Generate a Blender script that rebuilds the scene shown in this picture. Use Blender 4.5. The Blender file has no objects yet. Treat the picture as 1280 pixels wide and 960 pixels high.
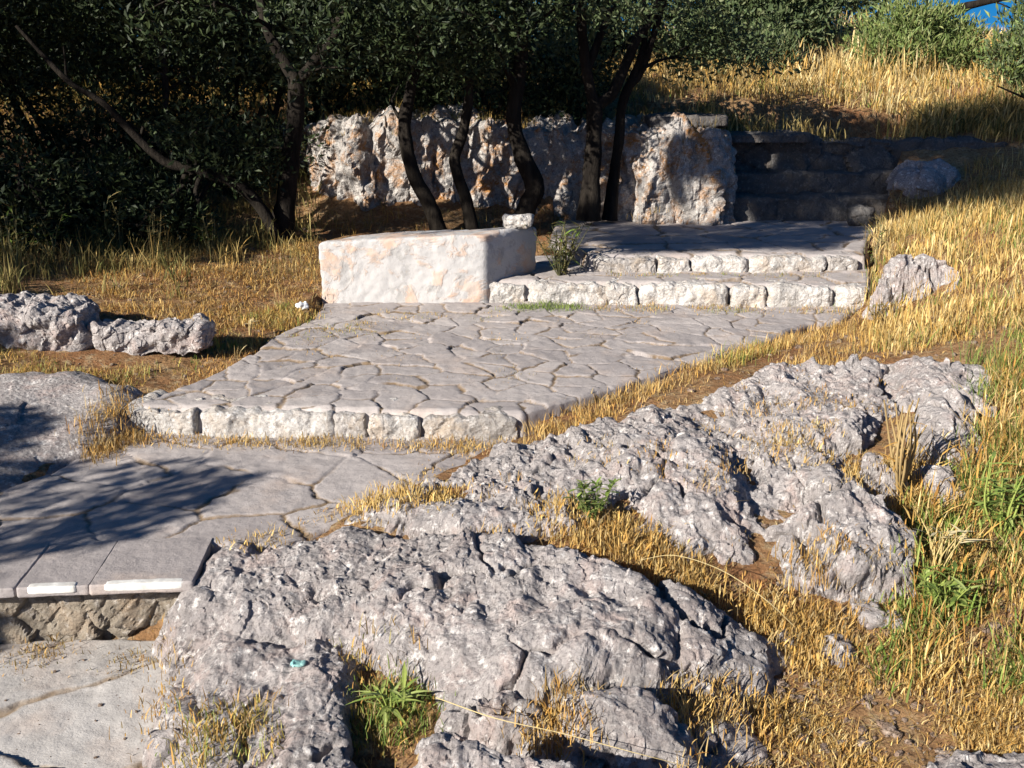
import bpy, math, random
import numpy as np
from mathutils import Vector, Matrix

random.seed(7); RNG = np.random.default_rng(7)
scn = bpy.context.scene
COL = scn.collection

# ------------------------------------------------------------------ camera, sky, sun, exposure
PITCH = math.radians(16.3); FOC = 1300.0; CAM = np.array([0.0, 0.0, 1.6])
cam_d = bpy.data.cameras.new('camera'); cam = bpy.data.objects.new('camera', cam_d); COL.objects.link(cam)
cam.location = CAM; cam.rotation_euler = (math.pi/2 - PITCH, 0, 0)
cam_d.sensor_width = 36; cam_d.lens = 36*FOC/1280; cam_d.clip_start = 0.05; cam_d.clip_end = 2000
scn.camera = cam

SUN_EL = math.radians(25)
_h = np.array([0.74, 0.67]); _h /= np.linalg.norm(_h)
LIGHT = np.array([_h[0]*math.cos(SUN_EL), _h[1]*math.cos(SUN_EL), -math.sin(SUN_EL)])   # the way the light travels
world = bpy.data.worlds.new('World'); scn.world = world; world.use_nodes = True
wn = world.node_tree; bg = wn.nodes['Background']
sky = wn.nodes.new('ShaderNodeTexSky'); sky.sky_type = 'NISHITA'; sky.sun_disc = False
sky.sun_elevation = SUN_EL; sky.sun_rotation = math.atan2(-_h[0], -_h[1])
sky.air_density = 0.72; sky.dust_density = 0.6; sky.ozone_density = 2.0
_tc = wn.nodes.new('ShaderNodeTexCoord'); _va = wn.nodes.new('ShaderNodeVectorMath'); _va.operation = 'ADD'; _va.inputs[1].default_value = (0, 0, .16)
_vn = wn.nodes.new('ShaderNodeVectorMath'); _vn.operation = 'NORMALIZE'
wn.links.new(_tc.outputs['Generated'], _va.inputs[0]); wn.links.new(_va.outputs[0], _vn.inputs[0]); wn.links.new(_vn.outputs[0], sky.inputs[0])
hs = wn.nodes.new('ShaderNodeHueSaturation'); hs.inputs['Saturation'].default_value = 1.5
wn.links.new(sky.outputs[0], hs.inputs['Color']); wn.links.new(hs.outputs[0], bg.inputs[0]); bg.inputs[1].default_value = 0.05
sun_d = bpy.data.lights.new('sun', 'SUN'); sun_d.energy = 5.0; sun_d.angle = math.radians(0.5); sun_d.color = (1.0, 0.94, 0.84)
sun = bpy.data.objects.new('sun', sun_d); COL.objects.link(sun)
sun.rotation_euler = Vector(LIGHT).to_track_quat('-Z', 'Y').to_euler(); sun.location = (-6, -6, 8)
vs = scn.view_settings; vs.view_transform = 'Standard'; vs.look = 'None'; vs.gamma = 1; vs.exposure = 1.05
vs.use_curve_mapping = False
scn.cycles.max_bounces = 5; scn.cycles.diffuse_bounces = 3; scn.cycles.transparent_max_bounces = 4
scn.cycles.caustics_reflective = False; scn.cycles.caustics_refractive = False

# ------------------------------------------------------------------ layout helper: a point of the ground at height z
_F = np.array([0, math.cos(PITCH), -math.sin(PITCH)]); _U = np.array([0, math.sin(PITCH), math.cos(PITCH)])
def ray(px, py):
    return _F + np.array([1.0, 0, 0])*(px-640)/FOC + _U*(480-py)/FOC
def at(px, py, z):
    d = ray(px, py); return CAM + d*((z-CAM[2])/d[2])
def aty(px, py, Y):
    d = ray(px, py); return CAM + d*(Y/d[1])
def P(lst, z=None):
    return np.array([at(q[0], q[1], z if len(q) == 2 else q[2]) for q in lst])

# ------------------------------------------------------------------ noise
def _hash(ix, iy, iz, seed):
    h = (ix.astype(np.uint32)*np.uint32(374761393) + iy.astype(np.uint32)*np.uint32(668265263)
         + iz.astype(np.uint32)*np.uint32(2147483647) + np.uint32((seed*974711 + 12345) & 0xffffffff))
    h = (h ^ (h >> np.uint32(13)))*np.uint32(1274126177)
    h = (h ^ (h >> np.uint32(16)))*np.uint32(2246822519)
    return h ^ (h >> np.uint32(15))
def _r(h, k):
    h = (h + np.uint32((k*2654435769) & 0xffffffff))*np.uint32(2654435761)
    h = (h ^ (h >> np.uint32(15)))*np.uint32(2246822519)
    return (h ^ (h >> np.uint32(13))).astype(np.float32)/np.float32(4294967295.0)
def perlin(p, seed=0):
    p = np.asarray(p, np.float32); i = np.floor(p).astype(np.int64); f = p - i
    u = f*f*f*(f*(f*6-15)+10); out = np.zeros(len(p), np.float32)
    for dx in (0, 1):
        for dy in (0, 1):
            for dz in (0, 1):
                h = _hash(i[:, 0]+dx, i[:, 1]+dy, i[:, 2]+dz, seed)
                g = (_r(h, 1)*2-1)*(f[:, 0]-dx) + (_r(h, 2)*2-1)*(f[:, 1]-dy) + (_r(h, 3)*2-1)*(f[:, 2]-dz)
                w = (u[:, 0] if dx else 1-u[:, 0])*(u[:, 1] if dy else 1-u[:, 1])*(u[:, 2] if dz else 1-u[:, 2])
                out += g*w
    return out
def fbm(p, octs=4, seed=0, gain=0.5):
    a = 1.0; o = 0
    for k in range(octs):
        o = o + a*perlin(np.asarray(p)*2**k + 17.3*k, seed+k); a *= gain
    return o
def worley(p, seed=0, jit=0.95):
    """F1, F2, vector from the nearest feature point, its hash"""
    p = np.asarray(p, np.float32); i = np.floor(p).astype(np.int64)
    n = len(p); F1 = np.full(n, 9e9, np.float32); F2 = F1.copy(); V = np.zeros((n, 3), np.float32); H = np.zeros(n, np.uint32)
    for dx in (-1, 0, 1):
        for dy in (-1, 0, 1):
            for dz in (-1, 0, 1):
                h = _hash(i[:, 0]+dx, i[:, 1]+dy, i[:, 2]+dz, seed)
                c = np.stack([i[:, 0]+dx+.5+jit*(_r(h, 1)-.5), i[:, 1]+dy+.5+jit*(_r(h, 2)-.5), i[:, 2]+dz+.5+jit*(_r(h, 3)-.5)], 1).astype(np.float32)
                v = p-c; d = (v*v).sum(1)
                m = d < F1
                F2 = np.where(m, F1, np.minimum(F2, d)); F1 = np.where(m, d, F1)
                V[m] = v[m]; H[m] = h[m]
    return np.sqrt(F1), np.sqrt(F2), V, H
def worley2(p2, seed=0, jit=0.95):
    p = np.zeros((len(p2), 3), np.float32); p[:, :2] = p2
    i = np.floor(p).astype(np.int64); n = len(p)
    F1 = np.full(n, 9e9, np.float32); F2 = F1.copy(); V = np.zeros((n, 2), np.float32); V2 = V.copy(); H = np.zeros(n, np.uint32)
    z = np.zeros(n, np.int64)
    for dx in (-2, -1, 0, 1, 2):
        for dy in (-2, -1, 0, 1, 2):
            h = _hash(i[:, 0]+dx, i[:, 1]+dy, z, seed)
            c = np.stack([i[:, 0]+dx+.5+jit*(_r(h, 1)-.5), i[:, 1]+dy+.5+jit*(_r(h, 2)-.5)], 1).astype(np.float32)
            v = p[:, :2]-c; d = (v*v).sum(1)
            m = d < F1; m2 = ~m & (d < F2)
            V2[m] = V[m]; V2[m2] = v[m2]
            F2 = np.where(m, F1, np.where(m2, d, F2)); F1 = np.where(m, d, F1); V[m] = v[m]; H[m] = h[m]
    # true distance to the cell border
    e = V2 - V; L = np.sqrt((e*e).sum(1))+1e-6
    border = (F2-F1)/(2*L)
    return border, V, H
def lin3(p, seed=0):
    """random heights joined by flat triangles: hewn planes with sharp ridges"""
    p = np.asarray(p, np.float32); i = np.floor(p).astype(np.int64); f = p-i
    o = np.argsort(-f, axis=1); fs = np.take_along_axis(f, o, 1)
    w = [1-fs[:, 0], fs[:, 0]-fs[:, 1], fs[:, 1]-fs[:, 2], fs[:, 2]]; v = i.copy(); out = np.zeros(len(p), np.float32); k = np.arange(len(p))
    for s in range(4):
        if s: v[k, o[:, s-1]] += 1
        out += w[s]*(_r(_hash(v[:, 0], v[:, 1], v[:, 2], seed), 3)*2-1)
    return out
_ROT = np.array([[.36, .48, -.8], [-.8, .6, 0], [.48, .64, .6]])
def hewn(p, size, seed):
    q = p@_ROT.T/size; q = q + .45*np.stack([perlin(q*.7, seed+1), perlin(q*.7+9, seed+2), perlin(q*.7+19, seed+3)], 1)
    return lin3(q, seed)
def facets(p, size, seed, tilt=1.0, off=0.5, groove=0.0, gw=0.08):
    """broken rock: one tilted plane per cell; metres in, unit of size out"""
    F1, F2, V, H = worley(p/size, seed)
    d = tilt*((_r(H, 11)-.5)*V[:, 0] + (_r(H, 12)-.5)*V[:, 1] + (_r(H, 13)-.5)*V[:, 2]) + off*(_r(H, 14)-.5)
    if groove: d = d - groove*np.exp(-(F2-F1)/gw)
    return d*size

# ------------------------------------------------------------------ meshes
def smoothstep(a, b, x):
    t = np.clip((x-a)/(b-a), 0, 1); return t*t*(3-2*t)
def mesh_obj(name, V, F, mat, parent=None, smooth=True, attrs=None, origin=None):
    V = np.asarray(V, np.float32); F = np.asarray(F, np.int32)
    o0 = np.zeros(3) if origin is None else np.asarray(origin, float)
    if parent is not None and origin is None: o0 = np.array(parent['_o'])
    me = bpy.data.meshes.new(name); n, k = F.shape
    me.vertices.add(len(V)); me.vertices.foreach_set('co', (V-o0.astype(np.float32)).ravel())
    me.loops.add(n*k); me.loops.foreach_set('vertex_index', F.ravel())
    me.polygons.add(n); me.polygons.foreach_set('loop_start', np.arange(0, n*k, k, dtype=np.int32))
    me.polygons.foreach_set('loop_total', np.full(n, k, np.int32))
    me.polygons.foreach_set('use_smooth', np.full(n, smooth, bool))
    for an, av in (attrs or {}).items():
        av = np.asarray(av, np.float32)
        if av.ndim == 1: me.attributes.new(an, 'FLOAT', 'POINT').data.foreach_set('value', av)
        else: me.attributes.new(an, 'FLOAT_COLOR', 'POINT').data.foreach_set('color', np.concatenate([av, np.ones((len(av), 1), np.float32)], 1).ravel())
    me.update(calc_edges=True)
    me.materials.append(mat)
    o = bpy.data.objects.new(name, me); COL.objects.link(o)
    if parent is not None: o.parent = parent
    else: o.location = o0
    return o
def thing(name, loc, label, cat, group=None):
    o = bpy.data.objects.new(name, None); COL.objects.link(o); o.location = loc; o.empty_display_size = 0.1
    o['_o'] = [float(v) for v in loc]
    return tag(o, label, cat, group)
def tag(o, label, cat, group=None):
    o['label'] = label; o['category'] = cat
    if group: o['group'] = group
    return o
def kind(o, k): o['kind'] = k; return o
def grid_faces(nu, nv, closed_u=False):
    a = np.arange(nu*nv).reshape(nu, nv)
    if closed_u: a = np.concatenate([a, a[:1]], 0)
    return np.stack([a[:-1, :-1], a[1:, :-1], a[1:, 1:], a[:-1, 1:]], -1).reshape(-1, 4)
def poly_sd(pts, poly):
    """signed distance to a plan polygon, negative inside"""
    x, y = pts[:, 0], pts[:, 1]; d = np.full(len(x), 9e9); ins = np.zeros(len(x), bool); n = len(poly)
    for a in range(n):
        x0, y0 = poly[a][:2]; x1, y1 = poly[(a+1) % n][:2]
        ex, ey = x1-x0, y1-y0; L = ex*ex+ey*ey+1e-12
        t = np.clip(((x-x0)*ex+(y-y0)*ey)/L, 0, 1)
        d = np.minimum(d, (x-x0-t*ex)**2+(y-y0-t*ey)**2)
        c = ((y0 > y) != (y1 > y))
        ins ^= c & (x < (x1-x0)*(y-y0)/(y1-y0+1e-12)+x0)
    d = np.sqrt(d); return np.where(ins, -d, d)
def compact(V, F, attrs=None):
    used = np.zeros(len(V), bool); used[F.ravel()] = True
    idx = np.cumsum(used)-1
    return V[used], idx[F], {k: v[used] for k, v in (attrs or {}).items()}
def grid_normals(X, Y, Z):
    dxu, dxv = np.gradient(X); dyu, dyv = np.gradient(Y); dzu, dzv = np.gradient(Z)
    n = np.stack([dyu*dzv-dzu*dyv, dzu*dxv-dxu*dzv, dxu*dyv-dyu*dxv], -1)
    n /= np.linalg.norm(n, axis=-1, keepdims=True)+1e-12
    return n

# ------------------------------------------------------------------ materials
class NT:
    def __init__(s, name, rough=0.9, spec=0.25):
        s.m = bpy.data.materials.new(name); s.m.use_nodes = True; s.t = s.m.node_tree
        s.b = s.t.nodes['Principled BSDF']; s.b.inputs['Roughness'].default_value = rough
        s.b.inputs['Specular IOR Level'].default_value = spec
        s.co = s.t.nodes.new('ShaderNodeTexCoord').outputs['Object']
    def n(s, typ, **kw):
        x = s.t.nodes.new(typ)
        for k, v in kw.items(): setattr(x, k, v)
        return x
    def put(s, sock, v):
        if hasattr(v, 'is_linked') or isinstance(v, bpy.types.NodeSocket): s.t.links.new(v, sock)
        else: sock.default_value = v
    def noise(s, scale, detail=4, rough=0.55, dist=0.0, stretch=None, w=None):
        x = s.n('ShaderNodeTexNoise'); x.inputs['Scale'].default_value = scale; x.inputs['Detail'].default_value = detail
        x.inputs['Roughness'].default_value = rough; x.inputs['Distortion'].default_value = dist
        co = s.co
        if stretch:
            mp = s.n('ShaderNodeMapping'); mp.inputs['Scale'].default_value = stretch; s.t.links.new(co, mp.inputs[0]); co = mp.outputs[0]
        s.t.links.new(co, x.inputs['Vector']); return x.outputs[0]
    def voro(s, scale, feature='F1', stretch=None):
        x = s.n('ShaderNodeTexVoronoi', feature=feature); x.inputs['Scale'].default_value = scale
        s.t.links.new(s.co, x.inputs['Vector']); return x.outputs[0]
    def ramp(s, f, stops, interp='LINEAR'):
        x = s.n('ShaderNodeValToRGB'); x.color_ramp.interpolation = interp
        e = x.color_ramp.elements
        while len(e) < len(stops): e.new(0.5)
        for q, (p, c) in zip(e, stops):
            q.position = p; q.color = (c, c, c, 1) if isinstance(c, (int, float)) else (*c, 1)
        s.put(x.inputs[0], f); return x.outputs[0]
    def mix(s, f, a, b, mode='MIX'):
        x = s.n('ShaderNodeMix', data_type='RGBA', blend_type=mode)
        s.put(x.inputs[0], f)
        for k, v in ((6, a), (7, b)): s.put(x.inputs[k], (*v, 1) if isinstance(v, tuple) and len(v) == 3 else v)
        return x.outputs[2]
    def math(s, op, a, b=0.5):
        x = s.n('ShaderNodeMath', operation=op); s.put(x.inputs[0], a); s.put(x.inputs[1], b); return x.outputs[0]
    def attr(s, name, col=False):
        x = s.n('ShaderNodeAttribute'); x.attribute_name = name; return x.outputs['Color' if col else 'Fac']
    def bump(s, h, strength=0.5, dist=0.01, prev=None):
        x = s.n('ShaderNodeBump'); x.inputs['Strength'].default_value = strength; x.inputs['Distance'].default_value = dist
        s.put(x.inputs['Height'], h)
        if prev is not None: s.t.links.new(prev, x.inputs['Normal'])
        s.t.links.new(x.outputs[0], s.b.inputs['Normal']); return x.outputs[0]
    def color(s, c): s.put(s.b.inputs['Base Color'], c); return s.m

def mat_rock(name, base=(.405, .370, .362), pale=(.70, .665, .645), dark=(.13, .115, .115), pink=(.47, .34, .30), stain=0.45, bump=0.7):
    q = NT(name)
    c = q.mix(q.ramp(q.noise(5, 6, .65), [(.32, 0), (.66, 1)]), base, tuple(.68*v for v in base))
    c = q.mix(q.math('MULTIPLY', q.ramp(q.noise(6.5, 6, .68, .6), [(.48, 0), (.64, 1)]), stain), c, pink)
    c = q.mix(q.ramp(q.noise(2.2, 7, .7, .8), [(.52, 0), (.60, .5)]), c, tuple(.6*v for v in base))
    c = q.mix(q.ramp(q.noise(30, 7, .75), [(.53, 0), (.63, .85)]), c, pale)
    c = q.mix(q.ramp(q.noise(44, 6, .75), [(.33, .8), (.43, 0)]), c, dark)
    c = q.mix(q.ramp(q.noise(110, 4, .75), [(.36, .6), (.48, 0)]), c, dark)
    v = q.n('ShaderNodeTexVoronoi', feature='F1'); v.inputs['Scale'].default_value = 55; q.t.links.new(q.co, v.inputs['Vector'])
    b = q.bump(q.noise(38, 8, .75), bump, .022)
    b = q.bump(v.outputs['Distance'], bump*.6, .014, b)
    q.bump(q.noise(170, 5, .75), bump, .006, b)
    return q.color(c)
M = {}
M['rock'] = mat_rock('grey_limestone')
M['white_rock'] = mat_rock('pale_limestone', (.50, .465, .44), (.70, .67, .63), (.07, .06, .055), (.42, .20, .06), 1.0, .9)
M['step_stone'] = mat_rock('weathered_white_stone', (.60, .57, .545), (.72, .70, .68), (.22, .18, .15), (.46, .35, .25), .5, .7)
M['grey_kerb'] = mat_rock('weathered_grey_stone', (.42, .39, .37), (.62, .59, .57), (.18, .15, .13), (.40, .30, .2), .5, .6)
M['shade_stone'] = mat_rock('shade_darkened_stone', (.12, .113, .11), (.20, .19, .18), (.07, .065, .065), (.2, .15, .11), .4, .7)  # stone colour darkened to stand in for the deep shade at the back

M['pebble'] = mat_rock('earthy_pebbles', (.30, .22, .17), (.45, .37, .31), (.14, .10, .08), (.38, .25, .17), .6, .6)
def mat_paving(name, stone=(.315, .283, .277), pale=(.42, .38, .365), joint=(.12, .08, .05)):
    q = NT(name, .85)
    c = q.mix(q.attr('tone'), stone, pale)
    c = q.mix(q.ramp(q.noise(9, 6, .65), [(.35, .5), (.6, 0)]), c, tuple(.8*v for v in stone))
    c = q.mix(q.ramp(q.noise(4, 5, .6), [(.52, 0), (.7, .45)]), c, (.47, .37, .31))
    c = q.mix(q.ramp(q.noise(90, 4, .7), [(.32, .5), (.45, 0)]), c, (.2, .18, .17))
    jf = q.math('MULTIPLY', q.attr('joint'), q.ramp(q.noise(14, 3), [(.3, .6), (.55, 1)]))
    c = q.mix(jf, c, q.mix(q.noise(30, 3), joint, (.24, .17, .10)))
    b = q.bump(q.noise(40, 7, .7), .35, .012)
    q.bump(q.noise(170, 3, .7), .3, .004, b)
    return q.color(c)
M['paving'] = mat_paving('flagstone_paving')
M['cement'] = mat_paving('worn_cement_paving', (.36, .335, .315), (.47, .445, .425), (.26, .20, .15))

def mat_earth():
    q = NT('dry_earth', .95, .1)
    c = q.mix(q.ramp(q.noise(2.2, 5, .6), [(.35, 0), (.65, 1)]), (.27, .13, .06), (.36, .22, .11))
    c = q.mix(q.ramp(q.noise(18, 5, .7), [(.5, 0), (.68, .8)]), c, (.46, .36, .22))
    c = q.mix(q.ramp(q.noise(45, 5, .75), [(.36, .8), (.5, 0)]), c, (.10, .06, .035))
    b = q.bump(q.noise(22, 8, .75), .9, .04)
    q.bump(q.voro(70), .5, .01, b)
    return q.color(c)
M['earth'] = mat_earth()
def mat_plaster():
    q = NT('flaking_whitewash', .85)
    n1 = q.ramp(q.noise(3.4, 7, .66, .8, (1, 1, 1.2)), [(.49, 0), (.545, 1)])
    c = q.mix(q.noise(7, 4), (.38, .37, .37), (.46, .445, .44))
    c = q.mix(n1, c, q.mix(q.ramp(q.noise(14, 5), [(.4, 0), (.6, 1)]), (.46, .335, .265), (.46, .385, .34)))
    c = q.mix(q.ramp(q.noise(9, 6, .65, .3), [(.57, 0), (.60, .8)]), c, (.33, .32, .315))
    c = q.mix(q.ramp(q.noise(60, 5, .7), [(.3, .5), (.42, 0)]), c, (.4, .35, .3))
    b = q.bump(n1, .5, .006); q.bump(q.noise(50, 6, .7), .4, .01, b)
    return q.color(c)
M['plaster'] = mat_plaster()
def mat_simple(name, c1, c2, scale=8, rough=.8, bump=.3, dist=.01, stretch=None, spec=.25):
    q = NT(name, rough, spec); nz = q.noise(scale, 5, .6, 0, stretch)
    q.bump(q.noise(scale*2.5, 6, .7, 0, stretch), bump, dist)
    return q.color(q.mix(q.ramp(nz, [(.35, 0), (.65, 1)]), c1, c2))
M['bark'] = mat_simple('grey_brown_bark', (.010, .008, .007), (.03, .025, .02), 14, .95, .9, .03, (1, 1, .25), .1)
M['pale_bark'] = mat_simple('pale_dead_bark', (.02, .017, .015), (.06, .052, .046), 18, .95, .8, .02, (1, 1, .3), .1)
M['edge_glare'] = mat_simple('white_nosing_stone', (.52, .50, .47), (.74, .73, .70), 26, .4, .15)  # sun glare on the pale nosing edge, painted as white
M['litter_white'] = mat_simple('crumpled_white_paper', (.72, .73, .76), (.82, .83, .85), 30, .6, .4)
M['litter_teal'] = mat_simple('turquoise_plastic', (.14, .36, .34), (.34, .55, .52), 40, .35, .3, .01, None, .5)
def mat_leaf(name, trans=0.25, rough=.55, spec=.35):
    q = NT(name, rough, spec); c = q.attr('tint', True)
    q.put(q.b.inputs['Base Color'], c)
    tr = q.n('ShaderNodeBsdfTranslucent'); q.put(tr.inputs[0], c)
    mx = q.n('ShaderNodeMixShader'); mx.inputs[0].default_value = trans
    out = q.t.nodes['Material Output']
    q.t.links.new(q.b.outputs[0], mx.inputs[1]); q.t.links.new(tr.outputs[0], mx.inputs[2]); q.t.links.new(mx.outputs[0], out.inputs[0])
    return q.m
M['leaf'] = mat_leaf('leathery_leaves', .15, .55, .25)
M['blade'] = mat_leaf('grass_blades', .25, .7, .15)
# ------------------------------------------------------------------ terrain
CTRL = [(-640, 960, 0, ), (100, 960, 0), (220, 900, 0), (300, 960, .03), (600, 960, .06), (900, 960, .06), (1280, 960, .05), (1800, 960, .1),
        (230, 800, .0), (0, 800, 0), (-500, 800, 0.1), (1000, 870, .06), (1250, 870, .10), (1070, 790, .13), (1250, 740, .2), (1600, 740, .25),
        (960, 780, .12), (900, 720, .22), (740, 670, .26), (640, 655, .26), (500, 630, .25), (560, 600, .22), (420, 655, .22), (330, 690, .18), (1180, 650, .25), (1250, 600, .32),
        (690, 545, .27), (850, 482, .29), (1000, 425, .295), (1110, 402, .32), (1200, 420, .45), (1300, 450, .5), (1600, 450, .6),
        (1150, 520, .36), (1000, 560, .30), (1100, 590, .30), (840, 640, .28), (1000, 700, .22),
        (1110, 362, .41), (1200, 340, .58), (1300, 340, .66), (1150, 290, .66), (1280, 280, .78), (1600, 300, .9),
        (180, 550, .17), (50, 600, .18), (-300, 600, .3), (0, 470, .30), (160, 470, .28), (250, 450, .28), (330, 400, .32), (200, 400, .38),
        (50, 440, .36), (-200, 420, .5), (100, 350, .5), (280, 330, .5), (390, 350, .4), (0, 340, .55), (-300, 330, .7),
        (400, 300, .53), (560, 290, .52), (680, 280, .52), (800, 280, .53), (1000, 280, .54), (1100, 280, .58), (600, 420, .25), (800, 420, .26)]
_cp = [at(a, b, c) for a, b, c in CTRL] + [np.array(v, float) for v in (
    (-6, -1, .1), (0, -1.5, 0), (6, -1, .2), (-7, 3, .3), (7, 3, .5), (-7, 6, .8), (6.5, 6.5, 1.1), (-3, 7.4, .58), (-5, 7.6, .75), (4.5, 8.0, .95), (5.5, 8.2, 1.15), (-1.4, 7.8, .58),
    (-5.5, 9.3, 1.3), (-3.5, 9.2, 1.25), (-1.5, 9.0, 1.2), (0, 9.0, 1.22), (1.5, 9.0, 1.22), (3, 9.2, 1.24), (4.5, 9.3, 1.3), (6.5, 9.5, 1.45), (3.2, 8.75, 1.12), (2, 8.7, 1.12),
    (-5, 11, 1.5), (-2, 11, 1.55), (0.5, 11, 1.6), (3, 11, 1.62), (6, 11, 1.7), (-4, 14, 1.8), (0, 14, 1.95), (4, 14, 2.05), (8, 14, 2.0), (0, 17, 2.2), (6, 17, 2.3), (-6, 17, 2.0), (10, 10, 1.7), (-10, 10, 1.4), (10, 17, 2.2), (-10, 16, 1.9))]
_cp = np.array(_cp)
def _tps(d): return np.where(d > 0, d*d*np.log(d+1e-9), 0)
_n = len(_cp); _A = np.zeros((_n+3, _n+3)); _A[:_n, :_n] = _tps(np.linalg.norm(_cp[:, None, :2]-_cp[None, :, :2], axis=2)) + np.eye(_n)*.12
_A[:_n, _n] = 1; _A[:_n, _n+1:] = _cp[:, :2]; _A[_n, :_n] = 1; _A[_n+1:, :_n] = _cp[:, :2].T
_w = np.linalg.solve(_A, np.concatenate([_cp[:, 2], np.zeros(3)]))
def base_z(p):
    out = np.empty(len(p))
    for s in range(0, len(p), 40000):
        q = p[s:s+40000]; d = np.linalg.norm(q[:, None]-_cp[None, :, :2], axis=2)
        out[s:s+40000] = _tps(d)@_w[:_n] + _w[_n] + q@_w[_n+1:]
    far = -.1 + 2.3*smoothstep(6, 16, p[:, 1]); r = np.linalg.norm(p-np.array([0, 6.0]), axis=1)
    w = smoothstep(9, 13, r); return out*(1-w) + far*w
def grown(a, b, step, lo, hi, g=1.09):
    c = list(np.arange(a, b+step/2, step)); s = step
    while c[-1] < hi: s *= g; c.append(c[-1]+s)
    s = step; f = []
    x = a
    while x > lo: s *= g; x -= s; f.append(x)
    return np.array(f[::-1]+c)
gx = grown(-4.2, 4.6, .026, -600, 600); gy = grown(1.0, 9.4, .026, -40, 900)
GX, GY = np.meshgrid(gx, gy, indexing='ij'); _p = np.stack([GX.ravel(), GY.ravel()], 1)
GZ = base_z(_p)
_p3 = np.concatenate([_p, np.zeros((len(_p), 1))], 1); _near = (np.abs(_p[:, 0]) < 9) & (np.abs(_p[:, 1]-5) < 12)
_det = np.zeros(len(_p)); _det[_near] = .035*fbm(_p3[_near]/.55, 4, 3) + .012*fbm(_p3[_near]/.09, 3, 9)
GZ = GZ + _det

PATHS = {}      # name: (polygon, z, ...)
low_path = np.array([(-3.6, .3, 0), (-.70, .3, 0), (-.72, 2.0, 0), (-.84, 2.60, 0), (-.84, 2.79, 0), (-3.6, 2.76, 0)])
eA, eB = at(-420, 752, .2), at(243, 727, .2)
landing = np.concatenate([[eA+np.array([0,.27,0]), eB+np.array([0,.27,0])], P([(350, 684), (455, 640), (545, 600), (620, 572), (668, 556), (655, 528), (150, 520), (130, 548), (60, 590), (0, 612), (-300, 660)], .2)])
platform = P([(156, 506), (400, 510), (652, 515), (700, 503), (800, 474), (880, 448), (960, 425), (1010, 402), (1050, 398), (1092, 376), (1092, 350), (600, 350), (560, 372), (402, 378), (392, 396), (340, 420), (318, 438), (275, 462), (240, 478)], .31)
tread = P([(600, 350), (845, 352), (1088, 357), (1088, 318), (740, 316), (600, 322)], .432)
upper = P([(738, 319), (900, 317), (1080, 318), (1085, 300), (1115, 268), (1120, 255), (700, 255), (690, 290)], .53)
for pl, z, off in ((low_path, 0, .05), (landing, .2, .05), (platform, .31, .06), (tread, .432, .06), (upper, .53, .06)):
    sd = poly_sd(_p, pl); m = sd < .02
    GZ[m] = np.minimum(GZ[m], z-off)
GZ = GZ.reshape(GX.shape)
def gz(p):
    p = np.asarray(p, float)
    i = np.clip(np.searchsorted(gx, p[:, 0])-1, 0, len(gx)-2); j = np.clip(np.searchsorted(gy, p[:, 1])-1, 0, len(gy)-2)
    u = (p[:, 0]-gx[i])/(gx[i+1]-gx[i]); v = (p[:, 1]-gy[j])/(gy[j+1]-gy[j])
    return GZ[i, j]*(1-u)*(1-v)+GZ[i+1, j]*u*(1-v)+GZ[i, j+1]*(1-u)*v+GZ[i+1, j+1]*u*v
ground = kind(mesh_obj('ground', np.stack([GX, GY, GZ], -1).reshape(-1, 3), grid_faces(len(gx), len(gy))[:, ::-1] if False else grid_faces(len(gx), len(gy)), M['earth']), 'structure')

# ------------------------------------------------------------------ paving: flagstones with open joints
def paving(name, poly, z, mat, cell=.3, res=.009, seed=1, jw=.014, depth=.014, tilt=.012, squash=1.0, slope=(0, 0), rough=.003, skirt=.22, jlo=0.0):
    lo = poly[:, :2].min(0)-.03; hi = poly[:, :2].max(0)+.03
    xs = np.arange(lo[0], hi[0], res); ys = np.arange(lo[1], hi[1], res)
    X, Y = np.meshgrid(xs, ys, indexing='ij'); p = np.stack([X.ravel(), Y.ravel()], 1); p3 = np.concatenate([p, np.zeros((len(p), 1))], 1)
    wob = np.stack([fbm(p3/.22, 3, seed+5), fbm(p3/.22+40, 3, seed+6)], 1)*.05 + np.stack([fbm(p3/.05, 2, seed+7), fbm(p3/.05+40, 2, seed+8)], 1)*.016 + np.stack([fbm(p3/.8, 2, seed+27), fbm(p3/.8+40, 2, seed+28)], 1)*.16
    q = (p+wob)/np.array([cell, cell*squash])
    bd, V, H = worley2(q, seed); bd = bd*cell
    w = jw*(.45+1.1*_r(H, 5)+.8*np.clip(fbm(p3/.3, 2, seed+9), -.5, 1))
    joint = (1-smoothstep(w*.45, w*1.25, bd))*smoothstep(jlo, jlo+.3, .25+fbm(p3/.28, 2, seed+19))
    jm = (1-smoothstep(w*.7, w*2.0, bd))*smoothstep(jlo-.1, jlo+.2, .25+fbm(p3/.28, 2, seed+19))
    h = z + tilt*((_r(H, 1)-.5)*V[:, 0]+(_r(H, 2)-.5)*V[:, 1])*2 + tilt*.7*(_r(H, 3)-.5) - depth*joint - .003*(1-smoothstep(0, .018, bd))
    h = h + rough*fbm(p3/.06, 4, seed+2) + rough*1.6*np.minimum(0, fbm(p3/.11, 3, seed+3)) + .006*fbm(p3/.9, 2, seed+4)
    sd = poly_sd(p, poly) + .012*fbm(p3/.12, 3, seed+12)
    h = h - np.where(sd > 0, np.minimum(sd*14, skirt), 0) - .012*smoothstep(-.025, 0, sd)
    Fc = grid_faces(len(xs), len(ys)); keep = (sd[Fc] < .018).any(1)
    Vv, Fc, at_ = compact(np.concatenate([p, h[:, None]], 1), Fc[keep], {'joint': jm, 'tone': _r(H, 7)})
    return kind(mesh_obj(name, Vv, Fc, mat, attrs=at_, origin=(float(p[:, 0].mean()), float(p[:, 1].mean()), z)), 'structure')
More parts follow.
